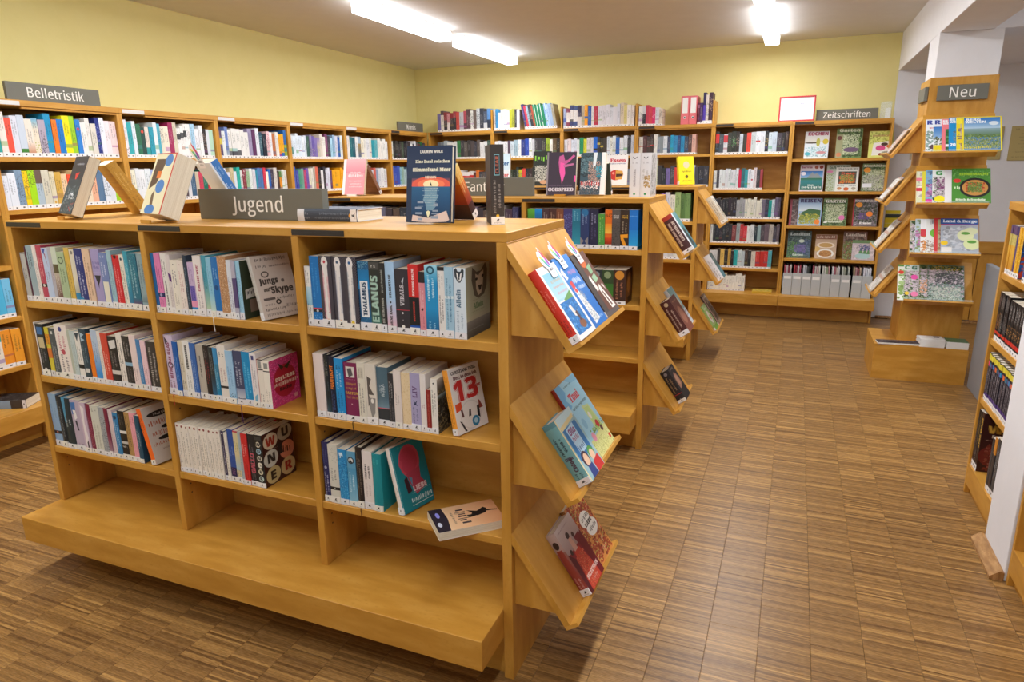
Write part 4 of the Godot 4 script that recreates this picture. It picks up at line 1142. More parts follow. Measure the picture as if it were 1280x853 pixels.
# ------------------------------------------------------------------ wall shelving
func fill_left_wall() -> void:
	var g := "books on the left wall shelves"
	var up := [
		"2f9c94 e6dcd4 e3503c d5d8e4 c8d2e0=F.8-.9:3c7c2c e8ddd0=G.6-.9:e8ddd0:c08868 e6d9c4=G.0-.3:6ca8c8:e6d9c4+N.6-.9:a8a848 b0a4b4=N.5-.9:3c3840 1590c0 ee7a1c 1878c8 ece000 9ccc20 2a7fd0=E.25:.3:d04868 e8e6e2 e4e0da dad4c8 23307e=N.2-.8:8c94d0 e6e8f4 f0e0e4 ecd4d4",
		"e8e4ea=N.7-.9:6c5038 34a8b0 dbe6ee 2e7050 2b4a44=E.15:.3:d04838 e8d8cc=F.66-.9:3c9c9c 2a9ab0 e0e8ea 58b0c4 e3dcc8=N.05-.5:26282c f0e4d0 a02858 d8cfb8 eeecea=F.2-.38:3c3c40 f0eeec=F.2-.38:4c4c50 eeecea=F.2-.38:3c3c40 eceaea a8d0ea e8e8ec eeeef0 2c2424=N.2-.8:b08c7c d8dce4 b8dcc4",
		"5a4a70=F.3-.5:d8c838 dfe4e4 7088c8=G.6-.9:5c7098:a8b4c0 e6e4e0=F.72-.9:6c6c70 e6e4e0=F.72-.9:4c4c54 e8e6e2=F.72-.9:5c5c60 e6e4e0 e4e2de 9a90b0 5c2a58 e0e4ec 2a4a60=N.1-.9:7cb0a8 1a2030 e8c0c4=N.1-.9:a03c5c e0e0e4 b86c3c e8e0d8 f0a818=F.75-.9:8c3c90 f0a818=F.75-.9:2c6cb4 2a6ab0=F.5-.9:98a838",
		"d0d8e0=F.5-.8:4c8c84 d8e4f0 dce6f0 d8e4f0 dfe6ec d4dce8 3a5a50 8880a8=N.5-.9:3c3448 6a58a8=N.5-.9:c8b080 8070b0 c0b8a8=G0-.5:8c7cb0:d8c8a0 d8ccc0 e8e4dc 7a4068 3a3848 a8d0e4 90b0d0 d0d0e0 2058a8 d8e0e0",
		"e4dcd8 1c6870 205868 dfe0e0 a0b0c0=G.3-.9:a8884c:5c6c8c e8e0c8 e4e0d8 dcdce0 e0dccc 2898a8 68b0b8 e4e0d8 eeeae4 e8e8e4 e0e0dc",
		"dcdcd8 2c2c30 34302c 2c2c30 3c3834 3c4c3c 2c2a30 2c3038 3c3434 d8d8d8 303038 e0e0e4 605c58 5c3434 2c6a40 3c3c48"]
	var low := [
		"e0e4ee dfe3ec 7f97b0=N.1-.9:5c6470 f2c800=N.0-.5:6c5c50 a4d80e=N.0-.4:5c4c3c a9b9c4=F.0-.35:6c584c cfc9b5 d9cfb0=E.85:.24:d0a040 cfa548 e9c9a0 ef5030 ecd09a 6c88a0 e8d4b8 e8b090 5a7898 dfe4ec=N.4-.8:6c7880 d8dce4 9ccc20 78b040",
		"eae6d0=F.6-.9:6cac64 dfe2e6 e6e8ea dfe6ea=F.75-.9:8c9c4c a8b4e0 a030a0 2c2c80 4c6cb0 c8c8d0 90a8c0 e0d8d0 5c4c50 d8d8dc 3c5c7c c8b8a0 c84058 1a6a58 d84850 c8cce8 d8d8f0",
		"dfe4f4 d8dcec c8b890 d0dce8 20b0a0 d8d4d0 7c2030=N0-.3:e0d8d8 98b890 e4e8e4 d8d4dc 2890a8 5078b0 4c74ac d83850 ece8d8 1060b8 403848 d8d0c8 4a3a38 e09030=F.0-.25:5c8c50 d8dcd4 d4cfc8",
		"5060b0 4048a0 50987c 70a090 b83868 7858a8 d8d4b8 e0dcd0 b0a898 d86850 2c2428 e8e4e4 302c34 d0d0dc d8d8e4 604068 f0a818 f0a818 f2ac20 f0a818 eea414",
		"c0b0a8 a0a8b0 90a0b8 d8d8dc 6c80a0 4c5c74 d0c8c0 e0dcd8 c8ccd8 d86858 90a0b8 d8d8dc e4e4e4 d8d8d8",
		"5068b8 3850b0 4058b4 88b8c8 98b8a8 a8c4c8 506878 788c98 3c4858 485460 a8b0b8 38404c"]
	for k in 6:
		var bay: String = ["left wall bay under Belletristik", "second left wall bay", "third left wall bay", "fourth left wall bay", "fifth left wall bay", "corner left wall bay"][k]
		far_row(left_tf(k), 0.022, [0.712, 0.712, 0.712, 0.705, 0.7, 0.7][k], WALL_Y[0], up[k], "upper shelf, " + bay, g, [0.205, 0.2, 0.198, 0.19, 0.19, 0.17][k], 0.14, 0.0, 0.02, 1.3)
		far_row(left_tf(k), 0.022, [0.712, 0.712, 0.68, 0.7, 0.66, 0.6][k], WALL_Y[1], low[k], "lower shelf, " + bay, g, 0.188, 0.14, 0.0, 0.018, 1.2)
	# the bay cut by the left picture edge shows its lower shelves only
	var t := left_tf(-1)
	far_row(t, 0.5, 0.66, WALL_Y[2], "d8d4d0 5c8cb0 c8ccd0 4c98c8 6cb4e0", "third shelf of the left edge bay", g, 0.19)
	far_row(t, 0.4, 0.70, WALL_Y[3], "8c5c48 d8d4d0 5c8cb0 c8c4bc 4c98c8 4cb0d8 74bce0", "fourth shelf of the left edge bay", g, 0.2, 0.14, 0.0, 0.01, 1.5)
	far_row(t, 0.38, 0.70, WALL_Y[4], "6cb0c8 d8d4d0 c8c0c8 c8d4dc=F.0-.24:2c9c94 e4dcd0=F.0-.24:2c9c94 e8932a ea9c2c", "fifth shelf of the left edge bay", g, 0.19, 0.14, 0.0, 0.01, 1.5)
	lying(t * Vector3(0.60, 0.2225, -0.01), 0.045, 0.19, 0.13, PI / 2 + 0.5, "453c36", "dark thick book lying on the bench at the left picture edge", g, "3c342e", "w.2,.2,.8,.4:6c6058|n.0,.0,1,1:2c2624:.06", "F.3-.6:8ca0b4|W.1-.3:a8a098", true)

func fill_back_wall() -> void:
	var g := "books on the back wall shelves"
	var bn := ["corner bay", "second bay", "third bay", "fourth bay", "fifth bay"]
	var top_words := [
		"7068a0 d8d0c8=F.0-.2:5c4c50 8a3a40=F.4-.9:34303c c88890=F.5-.9:e0d8d8 8a3038=F.3-.9:3c383c 3a3438=F0-.3:a04048 c05048 b8b8c0 b85060=F.6-.9:5c4048 584048 d8d8d4=N.1-.8:3c3c40 6a5c58 c8ccd0=N.1-.8:3c4450 383c48 4a5468=F.6-.9:c8ccd0 5a88c0=F.5-.9:303848",
		"c8b8a8=N.1-.7:5c4840 3888c0 e8e4e0 e4dcd8 e8e4e0 e4e0dc b8b830 a8ac38=N.4-.9:3c3c30 383838 d8d4dc",
		"a0a8c8=F.5-.7:5868b0 884058=G.2-.7:e4dcd8:e4dcd8 3c4070=G.2-.7:e4dcd8:e4dcd8 405080=G.2-.7:e4dcd8:e4dcd8 302848=F.5-.9:d8ccc8 b8a890 f0a020=F.5-.6:4c70b0 2858a8 e4e0dc b83048 dcd8e0 d8d4dc dcd8e0 d8d8e0 dcd8e0 d4d4e0 d8c8b0 d8c880 e8e0d8 e4d8d0",
		"e8e4e0 303038=F0-.4:d8d4d8 c84058 d84858 d82868=N.3-.6:f0d0d8 d8d8e0 d8c8b8=N.2-.6:3c3434"]
	var r1 := [
		"606870 788084 a8b4b8 dfe0dc e0e0dc dcdcd8 3a7a48 403c40 5a5450 3c3838 504848 3c3a44 5c5450 dcdcdc d8d8d8 3a5044",
		"e0e0e4 d8dce0 dcdce0 e0e0e4 584858 c8d4dc a0b8c4 e8e8e8 303c80 2848a8 e0e4e4 d0d0d4 403c40 383438 383830 98b030=N.3-.9:3c3c30 e8e4dc 604a30 302820",
		"e0dce0 e4d0d0 d8dce8 d4d8e4 e0e4e4 209060 d8d838 d8d0d4 d4d0d4 1868d0=F.6-.9:30343c 383438=F.3-.4:c8b040 383428=F.4-.5:c8b040 403830 d8e0e8 e8e8e0=N.2-.6:2c2c2c e0e4e4 3068b8 e4e8ec d8dce4 383840 c8ccd8",
		"d8d4cc=F.5-.54:c03030 583838 483c38=F.5-.54:c03030 403430=F.5-.54:c03030 e4e0d8 909aa0 889094 d8dce0 485068 2898c0 3888b8 284878 2888b8 404858 58403c d8a898"]
	for k in 4:
		var w: float = BACK_X[k + 1] - BACK_X[k]
		far_row(back_tf(k), [0.11, 0.012, 0.012, 0.012][k], [w - 0.024, 0.30, w - 0.03, 0.235][k], WALL_H - 0.004 * k + 0.0004, top_words[k], "on top of back wall, " + bn[k], g, [0.2, 0.19, 0.195, 0.17][k], 0.14, 0.0, 0.02, 1.2)
		far_row(back_tf(k), [0.1, 0.022, 0.022, 0.022][k], [w - 0.024, w - 0.024, w - 0.024, 0.55][k], BACK_Y[k][0], r1[k], "upper shelf, back wall, " + bn[k], g, 0.175, 0.14, 0.0, 0.014, 1.2)
	far_row(back_tf(1), 0.36, 0.70, WALL_H - 0.004 + 0.0004, "383070 c03048 90a8b8=N.2-.7:4c4440 303438=N.3-.6:d8a060 a84830 108058=L.7-.9:d8e4dc 108058=L.7-.9:d8e4dc 108058=L.7-.9:d8e4dc 108058 88b0dc=L.6-.8:e0e8f0 a8c0e8 98b0d4 a8a088", "leaning group on back wall, second bay", g, 0.235, 0.15, 0.2, 0.012, 1.2)
	far_row(back_tf(0), 0.2, 0.72, BACK_Y[0][1], "d84838=F0-.3:e8e4e0 d02020=F0-.25:f0e8e4 d02424=F0-.25:f0e8e4 d02020=F0-.25:f0e8e4 cc2020=F0-.25:f0e8e4 d02424=F0-.25:f0e8e4 d02020=F0-.25:f0e8e4 c82020=F0-.25:e8e0dc 5c3838 e07830=N.4-.8:3c3430 3c3c44 5c5450 4c5c70 d8d8d0", "second shelf, back wall, corner bay", g, 0.165)
	far_row(back_tf(1), 0.03, 0.70, BACK_Y[1][1], "d8dce4 c8ccd4 5c6c8c 303438 3c4434 202820 2c342c c8c030=N.2-.8:4c5c90 d84840 303038 403030 383830 989030 a8a890 3858a0 3060a8 7898c8 88a0c8 5c6c80", "second shelf, back wall, second bay", g, 0.185)
	far_row(back_tf(2), 0.03, 0.70, BACK_Y[2][1], "484c58 d0d0d4 5c5c68 303038 7c8494 3c3c44 2898a0 d8d4d0 484850 c8ccd8 505864 3c3840 606878 2c2c34 d8d8dc 4c4c54 88909c", "second shelf, back wall, third bay", g, 0.185)
	far_row(back_tf(3), 0.03, 0.68, BACK_Y[3][1], "d8d8d4 484c54 303438 343038 303438 3c3c40 2c3034 7868a0 4c4850 d84038 8890a8 a0a8b8 c8d0d8 d8dce4 484850 303038 3c3c44", "second shelf, back wall, fourth bay", g, 0.185)
	var rows := [
		"303034=F.1-.5:d03030 485058 d0d0d4=F.05-.4:c83840 3a3c34 2c3028=N.3-.6:4cb050 342c28=N.3-.6:d8b8a0 c0c8d0 3c3830 d84838 c0c8c8 e0e4e8=F.4-.48:c84040 d8dce0 282c2c=N.3-.7:c8a850 c8d4dc c0ccd8 484048 302c2c 40302c",
		"d8d8d0 484448 d8dcdc d0d4d4 d4d4d8 d0d4d4 d4d4d8 d0d0d4 d4d8d8 c02848 386870 3898a0 d8dce4 e4e4e8=E.5:.3:c04050 d8c8c8 403c40 a04048",
		"5868a0 384050 302c30 343034 303034 2c2c30 342c34 302c30 302c30 a0a0a0 989898 9c9ca0 d4d0c0 d8d4c4 d4d0c0 d4d0c4 d8d4c4 d4d0c0 706878 383848 189088 c0d0d8 686078 484050",
		"d8d8d0 303438 2c3038 343038 303438 2c2c30 343438 804040 98a0a0 b83838 c83840 dcdcd8 d0d4d4 283840 90a8a8 504850 685860 b0a8a0 484450 5c5058",
		"d8d8d4 d4d4d0 403c38 e0b860 302c2c c09848 302828 30a8a8 c8d4d4 c0ccd0 483830 303030 d0c8b8 c83830 c03028 c42c28 58a8b0",
		"e8e4d8 e6e2d6 e8e4d8 eae6da e6e2d6 e8e4d8 e8e4d8 e6e2d6 eae6da e8e4d8 e6e2d6 e0dcd0"]
	for k in 6:
		var yy: float = BACK_Y[4][k] if k < 5 else 0.2305
		far_row(back_tf(4), 0.022, [0.64, 0.45, 0.62, 0.63, 0.58, 0.36][k], yy, rows[k], "%s shelf, back wall, fifth bay" % ["top", "second", "third", "fourth", "fifth", "lowest"][k], g, [0.19, 0.185, 0.18, 0.17, 0.165, 0.15][k], 0.14, 0.0, 0.014, 1.2)
	lying(back_tf(4) * Vector3(0.52, 0.2305, 0.0), 0.02, 0.17, 0.12, PI / 2, "c8a030", "golden yellow book lying on the bench of the back wall", g, "d0a834", "n.0,.0,1,1:e0c050:.08")
	# red lever arch files and tall books on the fourth bay
	var top_y := WALL_H - 0.012 + 0.0004
	for k in 2:
		var f := thing("ring_binder", "%s of the two coral red ring binders on the back wall shelf" % ["left one", "right one"][k], "binder", back_tf(3) * Vector3(0.40 + 0.074 * k, top_y, -0.03), 0.0, "red ring binders")
		var s := st0()
		cb(s, Vector3(0, 0, -0.2), Vector3(0.072, 0.25, 0), 0.003)
		obj("case", s, plain("e07078", 0.6), f)
		board("label", Vector3(0.012, 0.1, -0.0005), Vector3(0.06, 0.235, 0.0008), mats.white_paint, f, 0.0003)
		s = st0()
		ring(s, Vector3(0.036, 0.062, 0.0004), 0.012, 0.007, 0.0014)
		obj("finger_ring", s, mats.metal, f)
		s = st0()
		disc(s, Vector3(0.036, 0.062, 0.0006), 0.0072, 0.0006)
		obj("finger_hole", s, mats.black, f)
	far_row(back_tf(3), 0.552, 0.598, top_y, "681838=F.1-.25:a05878 4a3058", "beside the red binders, fourth bay", g, 0.2)
	far_row(back_tf(3), 0.60, 0.682, top_y, "302850=F.4-.9:5038a0 d8ccc0=N.3-.9:8c7c60 402838=N.2-.6:c8a878", "at the divider beside the binders", g, 0.26, 0.16)
	back_magazines()

func ring(s: SurfaceTool, c: Vector3, r: float, r_in: float, t: float) -> void:
	for k in 20:
		var a := TAU * k / 20
		var b := TAU * (k + 1) / 20
		var da := Vector3(cos(a), sin(a), 0)
		var db := Vector3(cos(b), sin(b), 0)
		var mid := c + (da + db) / 2 * (r + r_in) / 2 - Vector3(0, 0, 0.01)
		var f := Vector3(0, 0, t)
		quad(s, c + da * r + f, c + db * r + f, c + db * r_in + f, c + da * r_in + f, mid)
		quad(s, c + da * r, c + db * r, c + db * r + f, c + da * r + f, c)

func disc(s: SurfaceTool, c: Vector3, r: float, t: float) -> void:
	for k in 20:
		var da := Vector3(cos(TAU * k / 20), sin(TAU * k / 20), 0)
		var db := Vector3(cos(TAU * (k + 1) / 20), sin(TAU * (k + 1) / 20), 0)
		var f := Vector3(0, 0, t)
		tri(s, c + f, c + da * r + f, c + db * r + f, c - f)
		quad(s, c + da * r, c + db * r, c + db * r + f, c + da * r + f, c)

# a magazine: thin, printed front, cover looks along local +z, foot at y = 0, centred on x
func magazine(t: Transform3D, w: float, h: float, thick: float, base: String, ops: String, label: String, group: String, px := 1.2) -> Node3D:
	var c := Image.create(int(w * 1000 * px), int(h * 1000 * px), false, Image.FORMAT_RGBA8)
	c.fill(hexc(base))
	paint(c, 0, c.get_width(), ops.split("|"))
	var pr := place_print(c)
	var o := Node3D.new()
	o.name = numbered("magazine")
	add_child(o)
	o.transform = t
	tag(o, label, "magazine", group)
	var s := st0()
	var x := w / 2
	uq(s, Vector3(-x, h, thick), Vector3(x, h, thick), Vector3(x, 0, thick), Vector3(-x, 0, thick), Vector3(0, 0, 1), pr.r.grow(-1))
	var dot := Rect2(pr.r.position + Vector2(2, 2), Vector2(1, 1))
	uq(s, Vector3(-x, h, 0), Vector3(-x, h, thick), Vector3(-x, 0, thick), Vector3(-x, 0, 0), Vector3(-1, 0, 0), dot)
	uq(s, Vector3(-x, h, 0), Vector3(x, h, 0), Vector3(x, 0, 0), Vector3(-x, 0, 0), Vector3(0, 0, -1), dot)
	obj("cover", s, pr.m, o)
	board("pages", Vector3(-x + 0.0004, 0.0004, 0.0003), Vector3(x - 0.0006, h - 0.0006, thick - 0.0003), mats.pages, o, 0.0002)
	return o

func back_magazines() -> void:
	var g := "magazines on the back wall shelf"
	var ys: Array = BACK_Y[5]
	var t := back_tf(5)
	var green := "n.0,.0,1,1:6c8c4c:.06|n.0,.1,1,1:40582c:.05|n.1,.2,.9,.9:c8d0a8:.03|"
	# left edge x, width, height, colours, marks, words
	var rows := [
		[[0.135, 0.205, 0.27, "d8e0e4", "g.0,.0,1,.4:dcdce0:d8d4c8|t.12,.03,.95,.16:a02850:KOCHEN|e.3,.42,.3,.03:5c5040|e.56,.4,.08,.16:b8b448|e.86,.38,.12,.1:d0b830|n.05,.55,.95,.95:a8d0d8:.07|e.15,.82,.12,.06:4ca8b8|e.7,.78,.2,.05:c88c90", "cooking magazine with a lemon yellow fruit on a pale cover"], [0.385, 0.215, 0.29, "708c50", green + "t.05,.01,.95,.12:e8ecd8:Garten|f.0,.2,.26,1:9c9c74|e.13,.32,.1,.07:6c3c34|e.13,.88,.1,.07:c8845c|e.6,.72,.3,.08:6c5470", "green garden magazine with a purple vegetable, top shelf middle"], [0.64, 0.195, 0.255, "d8dc74", "n.0,.0,1,.5:c8d060:.08|t.14,.12,.86,.24:b08c5c:EINGEMACHT|p.2,.45,.8,.38,.9,.9,.14,.92:e8e4dc|e.5,.64,.2,.1:d8508c|e.85,.58,.12,.06:d8642c|e.65,.5,.14,.06:4c3428|e.5,.88,.08,.05:8c2c30", "yellow green magazine with pickled food, top shelf right"]],
		[[0.12, 0.205, 0.27, "d8ccd0", "s.06,.04,.5,.16:8c3050:Servus|e.68,.1,.08,.06:a04c30|e.88,.1,.08,.06:8c2c20|g.04,.24,.96,.5:2c6cb8:8cb4dc|p.3,.5,.52,.28,.6,.36,.72,.32,.95,.52:8c9498|g.04,.5,.96,.72:2c6c4c:1c8c9c|g.04,.6,.96,.96:1c7c84:2c6454|e.15,.34,.1,.07:ece8f0|w.1,.8,.94,.9:e4ece8|t.3,.74,.7,.8:d8e4e0:Mein", "magazine with a mountain lake on the cover, second shelf left"], [0.335, 0.2, 0.265, "b8c0b0", "t.1,.04,.96,.16:6c7c6c:GARTEN|n.0,.3,.34,1:98a870:.08|e.14,.26,.14,.05:d87ca8", "pale garden magazine mostly hidden behind a vegetable one"], [0.41, 0.19, 0.24, "e0e0d8", "w.06,.03,.94,.12:3c3c3c|f.12,.18,.9,.7:4c4c3c|n.14,.2,.88,.7:d8542c:.1|n.2,.3,.8,.68:e08c2c:.08|n.2,.3,.8,.6:5c8c3c:.06|w.1,.76,.4,.8:2c2c2c|w.6,.76,.92,.8:2c2c2c|e.2,.88,.1,.06:c08858|e.5,.9,.12,.07:c8602c|e.82,.88,.1,.06:a8a090", "white magazine with red and orange vegetables, second shelf middle"], [0.615, 0.205, 0.275, "6c7c5c", green + "s.06,.03,.94,.14:e8ece0:Kraut&Rüben|e.2,.24,.14,.09:e8942c|n.0,.4,1,1:a8a898:.05|f.04,.72,.42,.86:dcdce0|w.1,.9,.9,.95:e0e0dc", "herb garden magazine with orange dot, second shelf right"]],
		[[0.06, 0.2, 0.27, "8c7c78", "n.0,.0,1,1:6c5450:.08|f.0,.0,.1,1:a04050", "narrow edge of a red brown magazine, third shelf far left"], [0.13, 0.205, 0.28, "9cb8d8", "t.08,.03,.96,.16:3c3068:REISEN|g.04,.2,.96,.48:a8c4e0:d8e0e4|p.2,.5,.5,.38,.96,.44,.96,.7,.04,.8:3c6438|n.04,.55,.96,.96:c0b83c:.07|n.1,.6,.9,.95:8c9c34:.05|e.84,.86,.12,.09:e8842c", "travel magazine with green hills on the cover"], [0.335, 0.205, 0.28, "708c58", green + "s.1,.04,.92,.18:f0f0ec:GARTEN|e.8,.7,.12,.09:e078b4|w.1,.82,.8,.88:e8ece4|f.06,.86,.2,.9:e8e8e8", "green garden magazine with a pink dot, third shelf"], [0.575, 0.205, 0.275, "6c6468", "n.0,.0,1,1:8c8088:.06|n.0,.1,1,.9:484c40:.05|n.2,.5,.7,.75:6c4c8c:.08|s.06,.02,.94,.13:e4e0e0:Kraut&Rüben|f.0,.0,.05,1:b03040|e.24,.22,.14,.09:e8942c|e.68,.55,.13,.09:ec842c|s.3,.82,.8,.94:f0f0ec:Kräuter", "dark magazine with purple blossoms and two orange dots"]],
		[[0.065, 0.21, 0.285, "4c6468", "n.0,.0,1,1:3c5450:.07|n.0,.4,.5,1:5c8c4c:.07|n.4,.3,1,.9:44587c:.07|n.3,.5,.8,.8:7c6cb0:.06|s.1,.06,.94,.2:c8dce0:Landlust|e.6,.38,.12,.06:c8d8c8|t.25,.84,.7,.93:d0e4d8:Garten", "dark blue green country magazine with lavender, fourth shelf left"], [0.3, 0.185, 0.25, "c8ac90", "f.02,.02,.98,.2:8c5c44|w.06,.05,.9,.17:e0d0c0|e.5,.44,.42,.12:ecdcc8|e.5,.44,.32,.09:c8a060|e.5,.78,.4,.18:f0ece4|e.5,.78,.3,.13:c89454|n.2,.68,.8,.9:b0743c:.07|e.1,.6,.14,.1:d8b46c", "cookery magazine with two soup bowls, fourth shelf"], [0.525, 0.2, 0.285, "8c6c60", "n.0,.0,1,1:6c5448:.07|s.1,.06,.94,.18:e4dcd4:Landlust|n.0,.3,.5,1:a83c30:.1|n.0,.3,.5,1:6c8c44:.07", "country magazine with red berries, behind a hyacinth cover"], [0.6, 0.19, 0.2, "c8b8bc", "f.0,.0,1,.16:6c8c5c|n.0,.2,1,1:d8c8cc:.1|e.5,.8,.34,.14:a8c8c8|p.3,.66,.42,.3,.5,.66,.58,.26,.66,.66,.74,.36,.8,.7:5c8c54|n.3,.2,.8,.55:5c5c94:.07", "magazine with blue hyacinths in a bowl, fourth shelf right"]]]
	for k in 4:
		for i in rows[k].size():
			var q: Array = rows[k][i]
			var behind := 0.0 if i == 0 or q[0] > rows[k][i - 1][0] + rows[k][i - 1][1] - 0.01 else 0.008
			if i + 1 < rows[k].size() and rows[k][i + 1][0] < q[0] + q[1] - 0.01:
				behind = -0.008
			var tilt := 0.22
			magazine(t * Transform3D(Basis(Vector3.RIGHT, -tilt), Vector3(q[0] + q[1] / 2 - 0.03, ys[k] + 0.0005, -0.05 + behind)), q[1] * 0.94, q[2] * 0.87, 0.005, q[3], q[4], q[5], g, 1.4)
	# grey cardboard files on the bench
	for k in 9:
		var x := 0.028 + 0.0795 * k + (0.012 if k > 6 else 0.0)
		var f := thing("magazine_file", "grey cardboard magazine file, %s from left, on the bottom of back wall" % ORD[k], "file", t * Vector3(x, 0.2305, 0.05), 0.0, "grey magazine files")
		var s := st0()
		cb(s, Vector3(0, 0, -0.24), Vector3(0.077, 0.003, 0), 0.001)
		cb(s, Vector3(0, 0.003, -0.003), Vector3(0.077, 0.2, 0), 0.001)
		cb(s, Vector3(0, 0.003, -0.24), Vector3(0.077, 0.26, -0.237), 0.001)
		for xx in [0.0, 0.0745]:
			var pts := PackedVector2Array([Vector2(-0.24, 0.003), Vector2(-0.003, 0.003), Vector2(-0.003, 0.19), Vector2(-0.24, 0.255)])
			var sd := st0()
			prism(sd, pts, 0.0, 0.0025)
			s.append_from(sd.commit(), 0, Transform3D(Basis(Vector3(0, 0, 1), Vector3(0, 1, 0), Vector3(1, 0, 0)), Vector3(xx, 0, 0)))
		obj("box", s, mats.grey_board, f)
		if k != 4 and k != 8:
			board("label", Vector3(0.008, 0.135 + (0.012 if k < 4 else 0.0), 0.0), Vector3(0.068, 0.16 + (0.012 if k < 4 else 0.0), 0.0008), mats.white_paint, f, 0.0003)
		for j in 4:
			var cols: Array = [["a04858", "c8b8b8", "8c3c4c", "d0c8c0"], ["a83c48", "8c2c3c", "d8c8c8", "a04858"], ["c8c8cc", "d0d0d4", "4c5050", "2c3430"], ["a85060", "d0c8c0", "c8a8a8", "d8d4c8"], ["c8c8c0", "d8d8d0", "90a080", "c89898"], ["d8d8d8", "b06c78", "c8b8b0", "d0d0d0"], ["c0c4b8", "a8ac98", "2c3830", "d0d4c8"], ["a08c70", "c89898", "8c4850", "c0a890"], ["d8d4dc", "dcdce4", "e0e0e4", "d8d8e0"]][k]
			var mg := board("magazine", Vector3(0.006 + 0.016 * j, 0.0035, -0.232), Vector3(0.019 + 0.016 * j, 0.262 - 0.004 * (j % 3), -0.03 - 0.008 * (j % 2)), plain(cols[j], 0.6), self, 0.0006)
			mg.name = numbered("magazine")
			mg.position = f.position
			tag(mg, "%s magazine, %s inside the %s grey file from the left" % [colour_word(hexc(cols[j])), ORD[j], ORD[k]], "magazine", "magazines filed in grey cardboard boxes")

# ------------------------------------------------------------------ right hand bookcase
func fill_right_case() -> void:
	var g := "books on the right edge bookcase"
	var t := right_tf()
	near_row(t, 0.035, 0.20, 0.964, ["20 190 c8b868|W.1-.4:5c4c20|F.0-.18:5c4468|G.4-.9:d8a83c:c88c2c", "20 190 c8b868|W.1-.4:5c4c20|F.0-.18:5c4468|G.4-.9:d8a83c:c88c2c", "20 190 c8b868|W.1-.4:5c4c20|F.0-.18:5c4468|G.4-.9:d8a83c:c88c2c", "20 190 c8b868|W.1-.4:5c4c20|F.0-.18:5c4468|G.4-.9:d8a83c:c88c2c", "22 188 40306c|W.2-.8:8c7cb8", "26 190 e0a828|W.1-.8:5c3c18|N.1-.9:f0cc50", "24 190 d8a024|W.1-.8:5c3c18|N.1-.9:f0cc50"], "top shelf of right edge bookcase", g, 0.14, ["2c3c6c", "w.3,.02,.96,.14:e8dc30|n.0,.2,1,.9:2c6cc0:.1|n.0,.5,1,1:c83c24:.12|e.4,.72,.3,.14:d8902c"], true)
	near_row(t, 0.26, 0.43, 0.964, ["24 185 3c4c8c|W.1-.8:d8c840", "24 185 c8a030|W.1-.8:3c2c18", "24 185 2c3c5c|W.1-.8:c8c8d0", "24 185 a83c2c|W.1-.8:e8d8c8", "24 185 303034|W.1-.8:e8d8c8"], "near end, top shelf of right edge bookcase", g, 0.135, [], true)
	var dark := []
	for k in 5:
		dark.append("26 196 1e1a1c|W.06-.34:%s|N.4-.75:%s|F.8-.86:c83828" % [["d8a8a0", "e0d8d0", "d8d4d0", "d0ccc8", "d8d4d0"][k], ["d88c50", "e0a050", "a8a8a8", "8c8888", "908c8c"][k]])
	near_row(t, 0.03, 0.175, 0.693, dark, "middle shelf of right edge bookcase", g, 0.14, [], true)
	dark = []
	for k in 7:
		dark.append("28 190 1c1a1d|W.08-.4:d8d4d0|N.5-.72:c89048|F.78-.86:c83028")
	near_row(t, 0.19, 0.43, 0.693, dark, "near end, middle shelf of right edge bookcase", g, 0.14, [], true)
	var comics := ["18 200 2c2c38|F.02-.14:d8c83c|F.18-.28:d8346c|W.34-.84:d8d4d8|F.86-.9:5c3c8c"]
	for k in 19:
		comics.append("15 %d 24222e|F.02-.13:%s|F.18-.27:%s|W.3-.8:d8d4dc|F.82-.9:4c347c" % [198 - (k % 2) * 2, ["d8c83c", "e0d040", "d0c038"][k % 3], ["3c7c9c", "5c4c78", "2c8cc0", "8c4c6c", "e07028", "3c5c74"][k % 6]])
	near_row(t, 0.026, 0.41, 0.436, comics, "low shelf of right edge bookcase", g, 0.145, [], true)
	near_row(t, 0.02, 0.10, 0.1365, ["22 250 1f1618|W.1-.8:b8a8a0|N.5-.9:6c3428", "24 252 1c1518|W.1-.6:c8a848|W.65-.9:b8a8a0", "26 256 2c1412|F.0-.06:3c2018|T.1-.6:c8a040:STAR WARS"], "bottom of right edge bookcase", g, 0.19, ["38130f", "t.16,.06,.4,.1:d8c8b0:DIE|t.14,.1,.96,.22:c89c38:STAR|t.1,.2,.96,.33:c89c38:WARS|t.2,.35,.96,.42:e0d0b8:Spüre die Macht|w.1,.44,.9,.465:c8a890|e.3,.72,.3,.18:6c2018|e.62,.82,.34,.2:54180f|n.1,.5,.95,.98:7c3020:.06"], true)
	near_row(t, 0.26, 0.40, 0.1365, ["24 215 2c2a2e|W.1-.8:8c8488", "22 230 d08830|F.3-.9:3c3434", "34 235 3c3c40|W.1-.7:a8a8a8", "30 232 45464a|W.1-.7:b0b0b0"], "bottom near end, right edge bookcase", g, 0.17, [], true)
	near_row(Transform3D(Basis(Vector3.UP, -PI / 2), Vector3(1.395, 0, -1.03)), 0.03, 0.3, 0.436, ["22 190 2c4c9c|W.1-.8:d8d8e0", "22 192 b03040|W.1-.8:e0d0d0", "22 190 d8d4d8|W.1-.8:5c5c60", "22 188 3c5ca8|W.1-.8:d8d8e0", "22 188 a83c44|W.1-.8:d8d8e0", "22 188 3c3c44|W.1-.8:d8d8e0", "22 188 c8b040|W.1-.8:4c3c20"], "bookcase at bottom right corner", g, 0.135, [], true)

# ------------------------------------------------------------------ pillar with magazine ledges
const RACK_TOPS := [1.672, 1.37, 1.066, 0.77]

